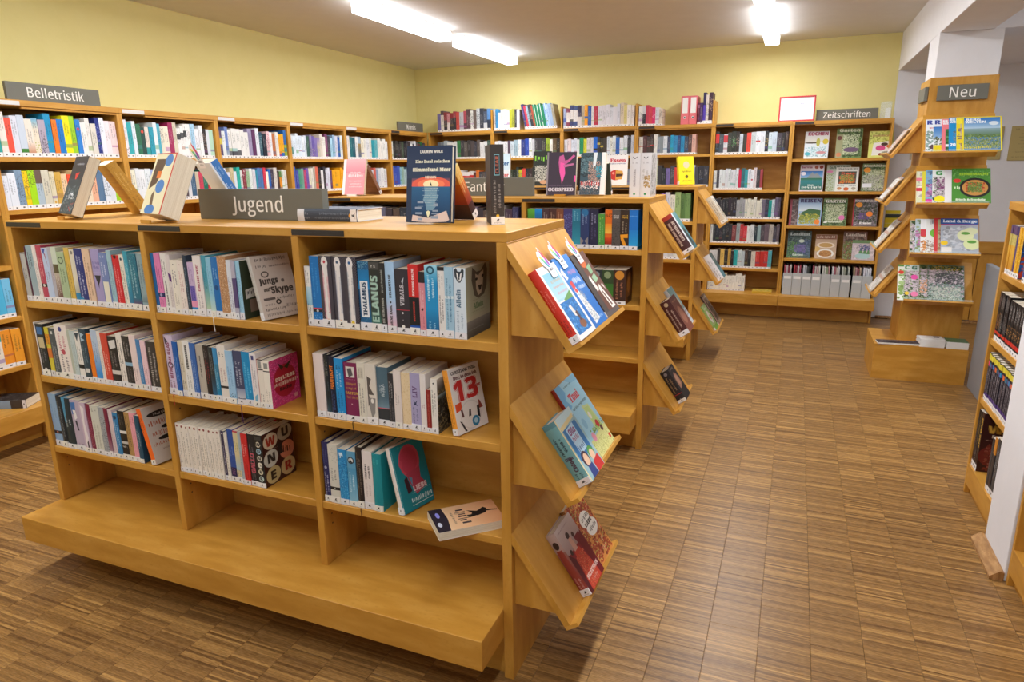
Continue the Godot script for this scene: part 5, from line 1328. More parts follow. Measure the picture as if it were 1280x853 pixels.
func rack(t: Node3D, tf: Transform3D, tops: Array, wide: float) -> void:
	var d := Vector2(0.57, -0.8217)
	var n := Vector2(0.8217, 0.57)
	for yt in tops:
		var a := Vector2(0.0005, yt)
		var b := a + d * 0.286
		var s := st0()
		prism(s, PackedVector2Array([a, b, b - n * 0.016, Vector2(0.0005, yt - 0.028)]), -wide, 0.0)
		var o := obj("display_board", s, mats.wood_h, t)
		o.transform = tf
		s = st0()
		prism(s, PackedVector2Array([b - n * 0.016, b + n * 0.03, b + n * 0.03 + d * 0.011, b - n * 0.016 + d * 0.011]), -wide, 0.0)
		obj("ledge", s, mats.wood_h, o)
		s = st0()
		prism(s, PackedVector2Array([b + n * 0.0302, b + n * 0.0318, b + n * 0.0318 - d * 0.012, b + n * 0.0302 - d * 0.012]), -wide, 0.0)
		obj("lip", s, mats.acrylic, o)
		for z in [-0.036, -wide + 0.02]:
			s = st0()
			prism(s, PackedVector2Array([Vector2(0.0005, yt - 0.03), Vector2(0.134, yt - 0.222), Vector2(0.0005, yt - 0.222)]), z, z + 0.016)
			var k := obj("bracket", s, mats.wood_v, t)
			k.transform = tf

func rack_tf(tf: Transform3D, yt: float, z: float, out: float) -> Transform3D:
	var n := Vector3(0.8217, 0.57, 0)
	var foot := Vector3(0.0005, yt, 0) + Vector3(0.57, -0.8217, 0) * 0.2855
	return tf * Transform3D(Basis(Vector3(0, 0, -1), Vector3(-0.57, 0.8217, 0), n), foot + n * out + Vector3(0, 0, z))

func pillar_display() -> void:
	var t := thing("display_pillar", "beech clad pillar with sloping magazine ledges under the Neu sign", "display stand", Vector3.ZERO)
	board("front_cladding", Vector3(1.33, 0, -3.5795), Vector3(1.685, 1.89, -3.56), mats.wood_v, t)
	board("side_cladding", Vector3(1.33, 0, -3.92), Vector3(1.3495, 1.89, -3.58), mats.wood_v, t)
	var front := Transform3D(Basis(Vector3.UP, -PI / 2), Vector3(1.315, 0, -3.56))
	var side := Transform3D(Basis(Vector3.UP, PI), Vector3(1.33, 0, -3.92))
	rack(t, front, RACK_TOPS, 0.375)
	rack(t, side, RACK_TOPS, 0.36)
	var s := st0()
	prism(s, PackedVector2Array([Vector2(1.187, 3.42), Vector2(1.72, 3.42), Vector2(1.72, 3.559), Vector2(1.329, 3.559), Vector2(1.329, 3.9), Vector2(1.187, 3.9)]), 0.0, 0.235)
	var o := obj("plinth_box", s, mats.wood_h, t)
	o.rotation.x = -PI / 2
	sign_plate("Neu", Vector3(1.504, 1.798, -3.548), 0.0, 0.262, 0.088, 0.058, "grey wall sign reading Neu on the front of the pillar", 0.02)
	sign_plate("", Vector3(1.318, 1.798, -3.69), -PI / 2, 0.24, 0.082, 0.0, "blank looking grey sign on the left side of the pillar", 0.02)
	var g := "new magazines on the pillar"
	var veg := "n.0,.0,1,1:5c7c44:.06|n.0,.0,1,1:3c5430:.05|n.0,.1,1,.9:c8b8c0:.04|"
	# place along the ledge, height, base, marks, words; nearest last
	var rows := [
		[[0.015, "e4e8ee", "t.03,.03,.2,.15:2c3c94:R|w.1,.22,.9,.28:c04050|n.0,.32,1,.95:8ca8a0:.06|e.3,.8,.2,.08:5c4048", "leftmost travel magazine with a blue letter R, top ledge"], [0.055, "dfe4ea", "t.03,.03,.2,.15:2c3c94:R|g.0,.22,1,.55:3c78c0:8cb0d8|n.0,.5,1,.9:5c6c4c:.06|f.0,.76,1,1:e0cc20", "second travel magazine with a blue letter R, top ledge"], [0.098, "e87c84", "t.03,.03,.34,.1:f0f0f4:BERG|t.03,.1,.42,.17:f0f0f4:WELTEN|f.1,.3,.9,.95:2c5c3c|n.1,.3,.9,.9:4c8c4c:.06|f.1,.75,.5,.82:f0f0f0", "coral framed mountain magazine, top ledge"], [0.134, "1f8ccc", "t.03,.03,.34,.1:f0f0f4:BERG|t.03,.1,.42,.17:f0f0f4:WELTEN|n.1,.3,.9,.7:6c90b0:.08|t.03,.74,.18,.83:f0f4f8:20", "blue framed mountain magazine, top ledge"], [0.172, "e8d42c", "f.1,.04,.9,.96:c8b890|e.08,.12,.1,.08:f0e040|n.02,.3,.9,.9:a88c78:.08|e.09,.7,.08,.06:e8cc30|e.4,.7,.26,.1:e8cc30", "yellow framed magazine with flowers, top ledge"], [0.2, "e8d42c", "f.05,.03,.96,.97:3c78b8|g.05,.03,.96,.35:2c70c0:b8d0e0|g.05,.35,.96,.6:8ca8b0:54704c|n.05,.5,.96,.94:6c8c44:.05|n.05,.6,.96,.94:a8b070:.04|t.08,.05,.5,.12:f0f4f8:BERG|t.08,.12,.6,.19:f0f4f8:WELTEN|e.8,.2,.12,.06:d8e4ec|w.06,.86,.7,.94:e8d848", "large mountain magazine with a green landscape, front of top ledge"]],
		[[0.0, "d0d4b0", "n.0,.0,1,1:e0d8c8:.08|f.0,.2,.3,.3:e07c90|f.0,.5,.3,.6:c83c50", "leftmost pale garden magazine, second ledge"], [0.032, "d8cc40", "f.1,.05,1,1:8ca070|n.1,.1,1,1:6c8c4c:.07", "yellow edged garden magazine, second ledge"], [0.05, "7ca8c8", "n.0,.0,1,1:6c8cb0:.08|n.0,.4,1,.9:b870a8:.08|f.0,.86,.4,1:d83ca0", "blue garden magazine with pink blossoms, second ledge"], [0.085, "dce0d8", veg + "f.0,.0,1,.2:dce0dc|t.08,.03,.28,.16:3c8c44:G|n.1,.25,.9,.6:7c3c6c:.07|e.2,.86,.14,.1:f0e020", "garden magazine with a yellow dot, second ledge"], [0.15, "e4e0e2", "t.1,.02,.6,.14:8c2c44:O|f.2,.22,.9,1:2c2a2e|e.6,.34,.2,.08:d8d4d8|w.3,.6,.8,.7:c8c4c8", "white magazine with a black field, second ledge"], [0.186, "4c8c34", "n.0,.0,1,.3:5ca040:.08|t.2,.1,.95,.24:a8cc30:EINGEMACHT|e.6,.56,.4,.28:24211f|e.6,.56,.33,.22:c89048|n.35,.4,.86,.7:e0b840:.09|n.35,.4,.86,.7:c84028:.07|n.4,.4,.8,.7:5c8c38:.05|e.14,.36,.1,.06:d83c34|w.06,.5,.2,.62:d8e8c8|s.1,.86,.86,.95:e8f0e0:frisch & fruchtig", "green magazine with a pan of food, front of second ledge"]],
		[[0.0, "a8a890", veg, "leftmost garden magazine with mixed flowers, third ledge"], [0.03, "b0c0c8", "n.0,.0,1,1:8c9c70:.07|n.0,.3,1,.8:c880b0:.07", "blue grey garden magazine, third ledge"], [0.058, "e0e0e0", "t.1,.02,.7,.14:a83c50:O|n.0,.3,1,1:d8904c:.07|f.0,.3,.3,.5:c83c44", "white recipe magazine, third ledge"], [0.088, "d8d8d4", "w.1,.02,.9,.16:8c8c94|e.4,.4,.3,.16:6cac3c|n.0,.6,1,1:a88c7c:.07", "pale magazine with green fruit, third ledge"], [0.13, "c83c3c", "f.1,.04,1,1:b0a884|e.4,.22,.25,.1:f0c020|n.1,.3,1,.9:a87c5c:.07|t.15,.03,.8,.13:e8e4dc:K", "red edged magazine with a yellow circle, third ledge"], [0.165, "a8b0bc", "f.0,.0,1,.17:2c5ca8|s.06,.03,.96,.15:f0f4f8:Land & Berge|f.0,.17,1,.19:c83040|n.0,.2,1,.95:b8bcc4:.08|e.66,.48,.22,.16:dce0b0|e.82,.72,.22,.16:d8e0a8|e.8,.36,.18,.1:d8dcb0|e.66,.42,.12,.04:5c9c3c|e.82,.66,.12,.04:5c9c3c|e.1,.7,.1,.06:e8c020|f.02,.82,.3,.97:e0dcd8", "country magazine with two pale green drinks, front of third ledge"]],
		[[-0.035, "e0e4d8", "f.0,.0,1,.06:5c8c3c|n.0,.1,1,1:8cac5c:.08|e.1,.22,.08,.05:d84034", "leftmost garden magazine with a red dot, lowest ledge"], [0.0, "90a870", veg + "f.0,.0,1,.16:d8dcd8|t.03,.02,.16,.13:3c8c44:C|e.1,.8,.06,.05:e8c030", "green garden magazine with a yellow flower, lowest ledge"], [0.035, "8c9870", veg + "f.0,.0,1,.16:c8d0cc|t.04,.02,.2,.13:3c6c54:G|e.12,.34,.1,.07:e050a0|e.13,.82,.1,.07:e87ca8", "garden magazine with pink roses, lowest ledge"], [0.085, "6c7848", veg + "e.6,.2,.2,.06:5c2c6c|n.0,.4,1,.8:d8a07c:.09", "garden magazine with purple flowers, lowest ledge"], [0.13, "6c7c6c", veg + "n.1,.02,.9,.16:d8b020:.08|n.2,.2,1,.6:5c5c60:.09|n.0,.5,1,1:8ca49c:.06|n.1,.6,.9,.95:c8d0c0:.04", "garden magazine with yellow blossoms over a pond, front of lowest ledge"]]]
	for k in 4:
		for i in rows[k].size():
			var q: Array = rows[k][i]
			magazine(rack_tf(front, RACK_TOPS[k], -(q[0] + 0.1), 0.001 + 0.0042 * i), 0.2, [0.25, 0.245, 0.25, 0.255][k] - 0.004 * ((i + k) % 3), 0.004, q[1], q[2], q[3], g, 1.6)
	for k in 4:
		for i in [3, 4, 3, 2][k]:
			magazine(rack_tf(side, RACK_TOPS[k], -0.13 - 0.012 * i, 0.001 + 0.0055 * i), 0.2, [0.2, 0.19, 0.22, 0.2][k] - 0.008 * i, 0.005, ["e0dcd8", "c8ccd0", "a85c4c", "d8d4c8"][(i + k) % 4], "n.0,.0,1,1:d0c8c0:.06|f.0,.4,1,.5:b89888", "magazine %s in the pile on the %s side ledge of the pillar" % [["at the back", "second", "third", "in front"][i], ["top", "second", "third", "lowest"][k]], "magazines on the side ledges of the pillar", 0.8)
	# on the plinth box
	var p := thing("newspaper", "folded dark printed newspaper on the low box of the pillar", "newspaper", Vector3(1.33, 0.2352, -3.47), 0.1)
	board("folded_sheets", Vector3(-0.13, 0, -0.035), Vector3(0.13, 0.014, 0.05), mats.paper, p, 0.005)
	var c := Image.create(260, 90, false, Image.FORMAT_RGBA8)
	c.fill(hexc("3c3640"))
	paint(c, 0, 260, "n.0,.0,1,1:6c6470:.1|n.0,.0,1,1:24202a:.12|w.1,.1,.9,.3:8c8490".split("|"))
	flat_print(c, 0.26, 0.084, p, Vector3(0, 0.0143, 0.0075), "front_page")
	for k in 8:
		var q := thing("booklet", "white booklet in the left stack on the pillar's low box, %s from top" % ORD[7 - k], "booklet", Vector3(1.512 + 0.002 * (k % 3), 0.2352 + 0.0064 * k, -3.485), 0.06, "stack of white booklets")
		board("pages", Vector3(-0.07, 0, -0.055), Vector3(0.07, 0.0062, 0.06), mats.white_paint, q, 0.0008)
		if k == 7:
			board("print", Vector3(0.02, 0.0062, -0.04), Vector3(0.05, 0.0066, -0.005), mats.dark_metal, q, 0.0001)
	for k in 7:
		var q := thing("booklet", "%s booklet in the right stack on the pillar's low box, %s from top" % ["green covered" if k == 6 else "white edged", ORD[6 - k]], "booklet", Vector3(1.655 + 0.0015 * (k % 2), 0.2352 + 0.0064 * k, -3.485), 0.0, "stack of green booklets")
		board("pages", Vector3(-0.06, 0, -0.055), Vector3(0.06, 0.0062, 0.06), mats.white_paint, q, 0.0008)
		if k == 6:
			board("cover", Vector3(-0.06, 0.0062, -0.055), Vector3(0.06, 0.0068, 0.06), plain("5c7c54", 0.6), q, 0.0001)

# a printed sheet lying face up, centred
func flat_print(c: Image, w: float, d: float, parent: Node3D, at: Vector3, called: String) -> void:
	var pr := place_print(c)
	var s := st0()
	uq(s, Vector3(-w / 2, 0, -d / 2), Vector3(w / 2, 0, -d / 2), Vector3(w / 2, 0, d / 2), Vector3(-w / 2, 0, d / 2), Vector3.UP, pr.r.grow(-1))
	var o := obj(called, s, pr.m, parent)
	o.position = at

# ------------------------------------------------------------------ signs
func sign_plate(text: String, at: Vector3, turn: float, w: float, h: float, letter: float, label: String, thick := 0.03, shift := 0.0) -> Node3D:
	var t := thing("sign", label, "sign", at, turn, "grey section signs")
	board("plate", Vector3(-w / 2, -h / 2, -thick / 2), Vector3(w / 2, h / 2, thick / 2), mats.sign, t, 0.001)
	if text:
		lettering(text, letter, mats.sign_letter, t, Vector3(shift, 0, thick / 2 + 0.0004))
	return t

# ------------------------------------------------------------------ things on the youth bookcase
func stand(at: Vector3, yaw: float, label: String, thick := 0.026, white := false) -> void:
	# folded display rest: foot, front lip and sloping back. at is the foot of the back of the book
	var t := thing("book_stand", label, "book stand", at, yaw, "small display stands")
	var s := st0()
	var f := thick + 0.004
	prism(s, PackedVector2Array([Vector2(f + 0.006, 0.0), Vector2(f + 0.006, 0.011), Vector2(f, 0.011), Vector2(f, 0.003), Vector2(-0.004, 0.003), Vector2(-0.054, 0.12), Vector2(-0.058, 0.12), Vector2(-0.01, 0.0)]), -0.03, 0.03)
	var o := obj("rest", s, mats.white_paint if white else mats.wood_h, t)
	o.rotation.y = -PI / 2

func top_of_youth_case() -> void:
	var y := 1.2504
	var g := "books shown on the youth bookcase"
	sign_plate("Jugend", Vector3(-0.928, y + 0.0475, -0.225), 0.0, 0.49, 0.095, 0.047, "wide grey sign reading Jugend on the nearest bookcase", 0.03)
	var tilt := 0.42
	facing(Vector3(-1.635, y + 0.004, -0.115), 0.036, 0.205, 0.125, tilt, -0.32, "2c2a30", "W.2-.8:8c8c94", "dark thriller reading Hyde leaning on a stand at the far left", g, "38373e", "w.3,.12,.8,.16:b8b8c0|p.4,.3,.7,.28,.5,.44:c83838|g.0,.4,1,1:3c444c:30383e|t.2,.64,.86,.75:e0e0e4:HYDE|p.5,.84,.9,.8,.8,.96:b04038|n.0,.5,1,1:485860:.07")
	stand(Vector3(-1.635, y, -0.115), -0.32, "small wooden stand under the dark thriller at far left", 0.038)
	back_to_back(Vector3(-1.622, y, -0.33), 0.036, 0.2, 0.13, 0.5, -0.42, "c89a3c", "N.0-1:b8883a|W.16-.6:e8c878|W.66-.8:8c6424", "golden spined novel leaning against the dark thriller", g)
	facing(Vector3(-1.168, y + 0.004, -0.08), 0.06, 0.195, 0.13, tilt, -0.28, "e8e2d2", "W.2-.8:8c8c94", "thick cream book with blue circles leaning on a stand", g, "e6ddb8", "f.0,.0,1,.02:c84030|f.94,.0,1,1:c84030|p.1,.1,.6,.1,.4,.5,.08,.6:5c4434|e.7,.12,.18,.1:4c80c0|f.3,.3,.5,.42:e07830|e.6,.55,.2,.11:4c80c0|p.3,.7,.4,.6,.5,.9,.36,.9:6c543c|e.4,.93,.24,.08:4c80c0")
	stand(Vector3(-1.168, y, -0.08), -0.28, "small stand under the thick cream book with circles", 0.062)
	back_to_back(Vector3(-1.14, y, -0.32), 0.03, 0.2, 0.13, 0.5, -0.42, "3c78c0", "L0-.2:dce4f0|W.4-.8:e0e8f8|W.1-.3:a8c8e8", "blue spined book leaning behind the cream one with circles", g)
	tag_marker(Transform3D(Basis(Vector3.UP, -0.3) * Basis(Vector3.RIGHT, 0.35), Vector3(-1.13, y + 0.16, -0.2)), "feather shaped bookmark sticking out behind the cream book")
	lying(Vector3(-0.665, y, -0.27), 0.036, 0.215, 0.14, PI / 2, "3a4250", "dark blue thick book lying flat beside the Jugend sign", g, "54607a", "n.0,.0,1,1:3c4860:.08", "W.3-.95:7c8898|W.1-.2:8c94a0|F.0-.1:d8d8dc|E.9:.2:e8a83c|F.05-.12:d8d8dc", true, true)
	facing(Vector3(-0.305, y + 0.003, -0.19), 0.022, 0.205, 0.142, 0.13, 0.0, "22324a", "W.2-.8:5c6c84", "navy novel with a sunset over the sea, shown face on", g, "25344e", "g.0,.0,1,.42:1e3050:2c3c58|g.12,.42,.97,.53:5c4860:e0605c|e.55,.5,.42,.1:e0604c|e.55,.5,.3,.07:f08058|e.55,.5,.17,.055:f8e8b8|f.12,.53,.97,.86:1c4468|g.12,.53,.97,.9:28608c:143c64|p.4,.54,.7,.54,.68,.62,.72,.66,.64,.74,.68,.78,.6,.84,.46,.84,.44,.76,.38,.7,.42,.62:6c94ac|w.38,.55,.72,.565:f0ecd8|w.36,.58,.74,.592:e4e8e0|w.4,.61,.7,.622:f0ecd8|w.37,.64,.73,.652:d8e0e0|w.4,.67,.7,.68:e8e8dc|w.38,.7,.72,.71:c8d4d8|w.42,.735,.68,.745:e0e4dc|w.42,.77,.66,.78:c8d4d8|p.53,.46,.53,.52,.58,.52:1c2434|p.15,.9,.5,.94,.9,.84,.97,.96,.9,.985,.5,1,.13,.985:d8c4bc|p.45,.86,.5,.84,.55,.86,.5,.95:e8e8c0|t.3,.06,.8,.1:e8e4d8:LAUREN WOLK|s.2,.16,.96,.25:f0ecd0:Eine Insel zwischen|s.14,.26,.98,.36:f0ecd0:Himmel und Meer|t.42,.39,.66,.43:e8dcc8:ROMAN|W.72-.96:8c9cb0", false, true)
	back_to_back(Vector3(-0.312, y, -0.36), 0.028, 0.18, 0.13, 0.62, -0.1, "b8542c", "G0-.3:e8c878:e09030|G.3-.7:d8701c:8c2c20|G.7-1:4c2420:2c2024|W.1-.5:f0d8a0", "orange and dark spined book leaning behind the navy novel", g, true)
	book(Transform3D(Basis(Vector3.UP, 0.52), Vector3(-0.108, y, -0.2)), 0.036, 0.208, 0.135, hexc("3a3432"), "p.3,.12,.7,.12,.7,.38,.3,.38:7cb8c4|p.34,.13,.66,.13,.66,.37,.34,.37:2a2426|v.38,.14,.62,.36:b0604c:CLEAR|W.44-.84:a8a098|E.885:.12:e0b830".split("|"), "thick dark brown book standing upright with a small framed title", g, "4c4848", "n.0,.0,1,1:5c5858:.08".split("|"), true)
	var rb := "books on the sloping end boards"
	end_book(0.0, 1.222, -0.004, 0.024, 0.2, 0.135, "c8301e", "W.25-.55:e89080|W.66-.9:5c1810|E.95:.2:1c1c3c", "red spined picture novel with a boat at sea, top end board", rb, "ece8e4", "f.1,.1,.9,.48:a8d0dc|g.1,.1,.9,.45:8cc4dc:b8d8dc|w.3,.2,.8,.25:d8a878|w.26,.28,.84,.32:e08c78|w.3,.36,.86,.4:d88cac|p.4,.48,.9,.4,.9,.52,.5,.56:6c9c5c|f.1,.5,.9,.94:2c74bc|n.1,.5,.9,.94:3c88cc:.06|p.4,.58,.52,.56,.62,.74,.46,.72:e8e0d8|e.6,.84,.16,.06:8c5c44|p.54,.68,.66,.66,.66,.8,.56,.8:5c4444", true)
	end_book(0.0, 1.222, -0.152, 0.016, 0.21, 0.13, "2c64b0", "W.2-.8:a8c8ec", "blue book with a white lighthouse, top end board", rb, "3b7cc8", "g.0,.0,1,1:4484cc:2c70c0|p.08,.2,.22,.14,.3,.3,.16,.32:ece8e4|p.2,.44,.36,.42,.66,.92,.26,.96:eceae8|p.2,.36,.36,.34,.38,.44,.2,.46:d84848|e.3,.48,.08,.03:d84848|w.42,.2,.86,.28:e090b0|w.42,.32,.9,.42:e8f0f8|w.5,.44,.94,.5:e8f0f8|n.26,.5,.6,.94:b8c0c8:.06|w.62,.88,.9,.93:a8c8ec")
	end_book(0.0, 1.222, -0.292, 0.016, 0.2, 0.13, "3c302e", "W.2-.8:8c7c74", "brown wavy edged book with white tents, top end board", rb, "6c4438", "f.0,.0,.3,1:4a4240|p.0,.0,.3,.0,.2,.3,.34,.5,.2,.7,.3,1,.0,1:4c4442|e.5,.14,.2,.1:d86c38|p.56,.24,.86,.2,.8,.34,.6,.36:8cb48c|p.5,.4,.8,.36,.84,.46,.56,.5:9cc09c|p.3,.4,.42,.36,.5,.6,.34,.62:ece4dc|p.5,.6,.66,.52,.9,.92,.6,.92:f0ece4|p.58,.66,.64,.62,.76,.88,.66,.88:6c4438|p.8,.56,.9,.54,.92,.66:e8e0d8|f.0,.93,1,1:5c5454")
	for k in 3:
		var n := Vector3(0.8217, 0.57, 0)
		var foot: Vector3 = Vector3(0.0005, 1.222, 0) + Vector3(0.57, -0.8217, 0) * (0.2855 - [0.163, 0.173, 0.168][k])
		tag_marker(Transform3D(Basis(Vector3(0, 0, -1), Vector3(-0.57, 0.8217, 0), n), foot + n * [0.0262, 0.0182, 0.0182][k] + Vector3(0, 0, [-0.085, -0.205, -0.345][k])) * Transform3D(Basis(Vector3.BACK, 0.06), Vector3.ZERO), "feather shaped bookmark on the %s of the top end board" % ["red spined book", "blue lighthouse book", "brown wavy book"][k])
	end_book(0.0, 0.82, -0.075, 0.04, 0.185, 0.128, "74a8ac", "F.0-.08:5c8c94|W.22-.5:2c3c44|W.28-.5:2c3c44|s.2,.5,.8,.64:4c3c50:Olla|v.3,.56,.75,.78:4c3444:Chloe|W.8-.92:2c3c44|E.95:.14:1c2c30", "thick turquoise children's book with drawn girls, middle end board", rb, "9cc0c8", "f.0,.0,1,.14:c8e0e4|p.05,.14,.95,.1,.9,.16,.1,.2:e8d8a0|f.1,.2,.9,.7:3c7cb8|p.24,.22,.7,.2,.7,.62,.28,.64:b8d8ec|t.3,.24,.66,.34:8c4c7c:Olla|w.3,.36,.66,.46:a04868|w.3,.5,.66,.6:3c4c7c|e.34,.72,.18,.12:4c3444|e.36,.74,.12,.1:f0c8a8|p.24,.82,.5,.82,.54,1,.2,1:3c4c8c|e.72,.72,.16,.1:5c9c4c|e.72,.76,.12,.09:f0c8a8|p.56,.84,.94,.8,.98,1,.56,1:d83c3c|f.0,.0,.06,1:e8dca8", true)
	end_book(0.0, 0.82, -0.238, 0.012, 0.24, 0.175, "a83424", "W.1-.5:5c1810", "light blue picture book titled Toni, middle end board", rb, "a4d4e8", "p.0,.0,.24,.0,.3,.12,.16,.2,.26,.3,.0,.36:74b4dc|p.5,.0,1,.0,1,.1,.7,.08:8cc4e0|w.34,.06,.7,.085:3c4c54|s.3,.14,.74,.3:d82c34:Toni|w.2,.33,.9,.37:2c3c44|p.56,.38,.84,.42,.94,.9,.6,.88:d0e0a0|p.6,.42,.8,.44,.9,.86,.64,.84:c4dc8c|n.3,.66,1,.86:8cbc54:.09|p.0,.78,1,.74,1,1,0,1:dcdc94|n.0,.8,1,1:c8c870:.04|e.66,.54,.05,.05:f0ece0|e.74,.68,.07,.05:c83838|e.8,.76,.05,.04:5c3434|e.3,.56,.08,.07:8cc0dc|e.34,.76,.08,.06:e89cb0|f.88,.88,.96,.94:d84030")
	end_book(0.0, 0.459, -0.125, 0.03, 0.2, 0.135, "8c5c54", "G0-.3:c8b0a8:b89890|G.3-1:a06c60:8c2c28|e.5,.18,.3,.06:3c2824|p.2,.26,.8,.26,.9,.9,.1,.9:a04438|W.7-.9:d8b0a8", "dark red novel with women in ball gowns, lowest end board", rb, "8c2028", "g.0,.0,1,.4:d0c0bc:a88c88|w.1,.06,.7,.08:8c6c6c|e.42,.2,.08,.05:3c2420|p.36,.24,.5,.24,.54,.46,.34,.46:d0a090|p.3,.44,.6,.44,.9,1,.1,1:c8402c|n.2,.5,.7,1:d85c3c:.04|p.6,.3,.9,.3,1,.8,.7,.5:7c1c24|e.2,.4,.06,.04:3c2420|e.64,.26,.06,.04:4c2c28|p.0,.36,.2,.5,.14,1,0,1:5c1820|p.7,.4,1,.3,1,1,.8,1:741820|s.2,.76,.92,.88:e8d0c8:SELECTION|w.4,.9,.7,.93:d8b0a8", true)
	end_book(0.0, 0.459, -0.262, 0.016, 0.205, 0.15, "c88c4c", "N.0-1:8c6c3c", "orange leafy patterned book behind the red novel, lowest end board", rb, "d08c48", "n.0,.0,1,1:d86c30:.09|n.0,.0,1,1:8c9c54:.07|n.0,.0,1,1:e8b860:.06|n.0,.0,1,1:b04828:.05|e.55,.36,.26,.12:ece8e0|e.66,.52,.28,.12:ece8e0|w.4,.3,.78,.37:2c2420|t.42,.4,.8,.46:2c2420:LIEBE|w.5,.5,.86,.57:2c2420")

# book on the far side of a tent: its cover looks away, its spine is at the right, top leaning towards the viewer
func back_to_back(at: Vector3, w: float, h: float, d: float, tilt: float, yaw: float, hexs: String, ops: String, label: String, group: String, sticker := true) -> Node3D:
	var b := Basis(Vector3.UP, yaw) * Basis(Vector3.RIGHT, tilt) * Basis(Vector3.UP, PI / 2)
	var off := Vector3(d / 2, sin(tilt) * w * 0.5 + 0.0005, 0)
	return book(Transform3D(b, at + off), w, h, d, hexc(hexs), ops.split("|"), label, group, hexs, "n.0,.0,1,1:5c5048:.1".split("|"), false, sticker)

# white paper bookmark with coloured feathers
func tag_marker(tf: Transform3D, label: String) -> void:
	var c := Image.create(96, 160, false, Image.FORMAT_RGBA8)
	c.fill(hexc("f2f0f2"))
	paint(c, 0, 96, "p.52,.06,.66,.16,.8,.34,.84,.46,.66,.44,.54,.3:e0506c|p.62,.36,.86,.46,.84,.62,.72,.66,.6,.52:9c4cb8|p.1,.26,.34,.28,.48,.4,.3,.42:e8dc5c|p.2,.36,.48,.38,.58,.56,.36,.54:6cc48c|p.34,.5,.58,.52,.68,.7,.48,.66:3c9cb0|t.48,.72,.9,.8:3c3c44:NEU|w.5,.84,.88,.92:6c6c74".split("|"))
	var pr := place_print(c)
	var pts := PackedVector2Array([Vector2(0.3, 0.0), Vector2(0.95, 0.0), Vector2(1, 0.04), Vector2(1, 0.36), Vector2(0.9, 0.5), Vector2(0.7, 0.78), Vector2(0.56, 1.0), Vector2(0.44, 0.84), Vector2(0.28, 0.88), Vector2(0.06, 0.76), Vector2(0.0, 0.6), Vector2(0.1, 0.42), Vector2(0.3, 0.32)])
	var w := 0.056
	var h := 0.088
	var s := st0()
	var idx := Geometry2D.triangulate_polygon(pts)
	for f in [0.0008, 0.0]:
		for k in range(0, idx.size(), 3):
			var order := [idx[k], idx[k + 1], idx[k + 2]]
			var area := (pts[order[1]] - pts[order[0]]).cross(pts[order[2]] - pts[order[0]])
			if (area > 0.0) == (f > 0.0):
				order = [order[0], order[2], order[1]]
			for j in order:
				s.set_normal(Vector3(0, 0, 1 if f > 0.0 else -1))
				s.set_uv((pr.r.position + Vector2(pts[j].x, 1.0 - pts[j].y) * pr.r.size) / ATLAS)
				s.add_vertex(Vector3((pts[j].x - 0.5) * w, pts[j].y * h, f))
	var t := Node3D.new()
	t.name = numbered("bookmark")
	add_child(t)
	t.transform = tf
	tag(t, label, "bookmark", "feather shaped bookmarks")
	obj("card", s, pr.m, t)

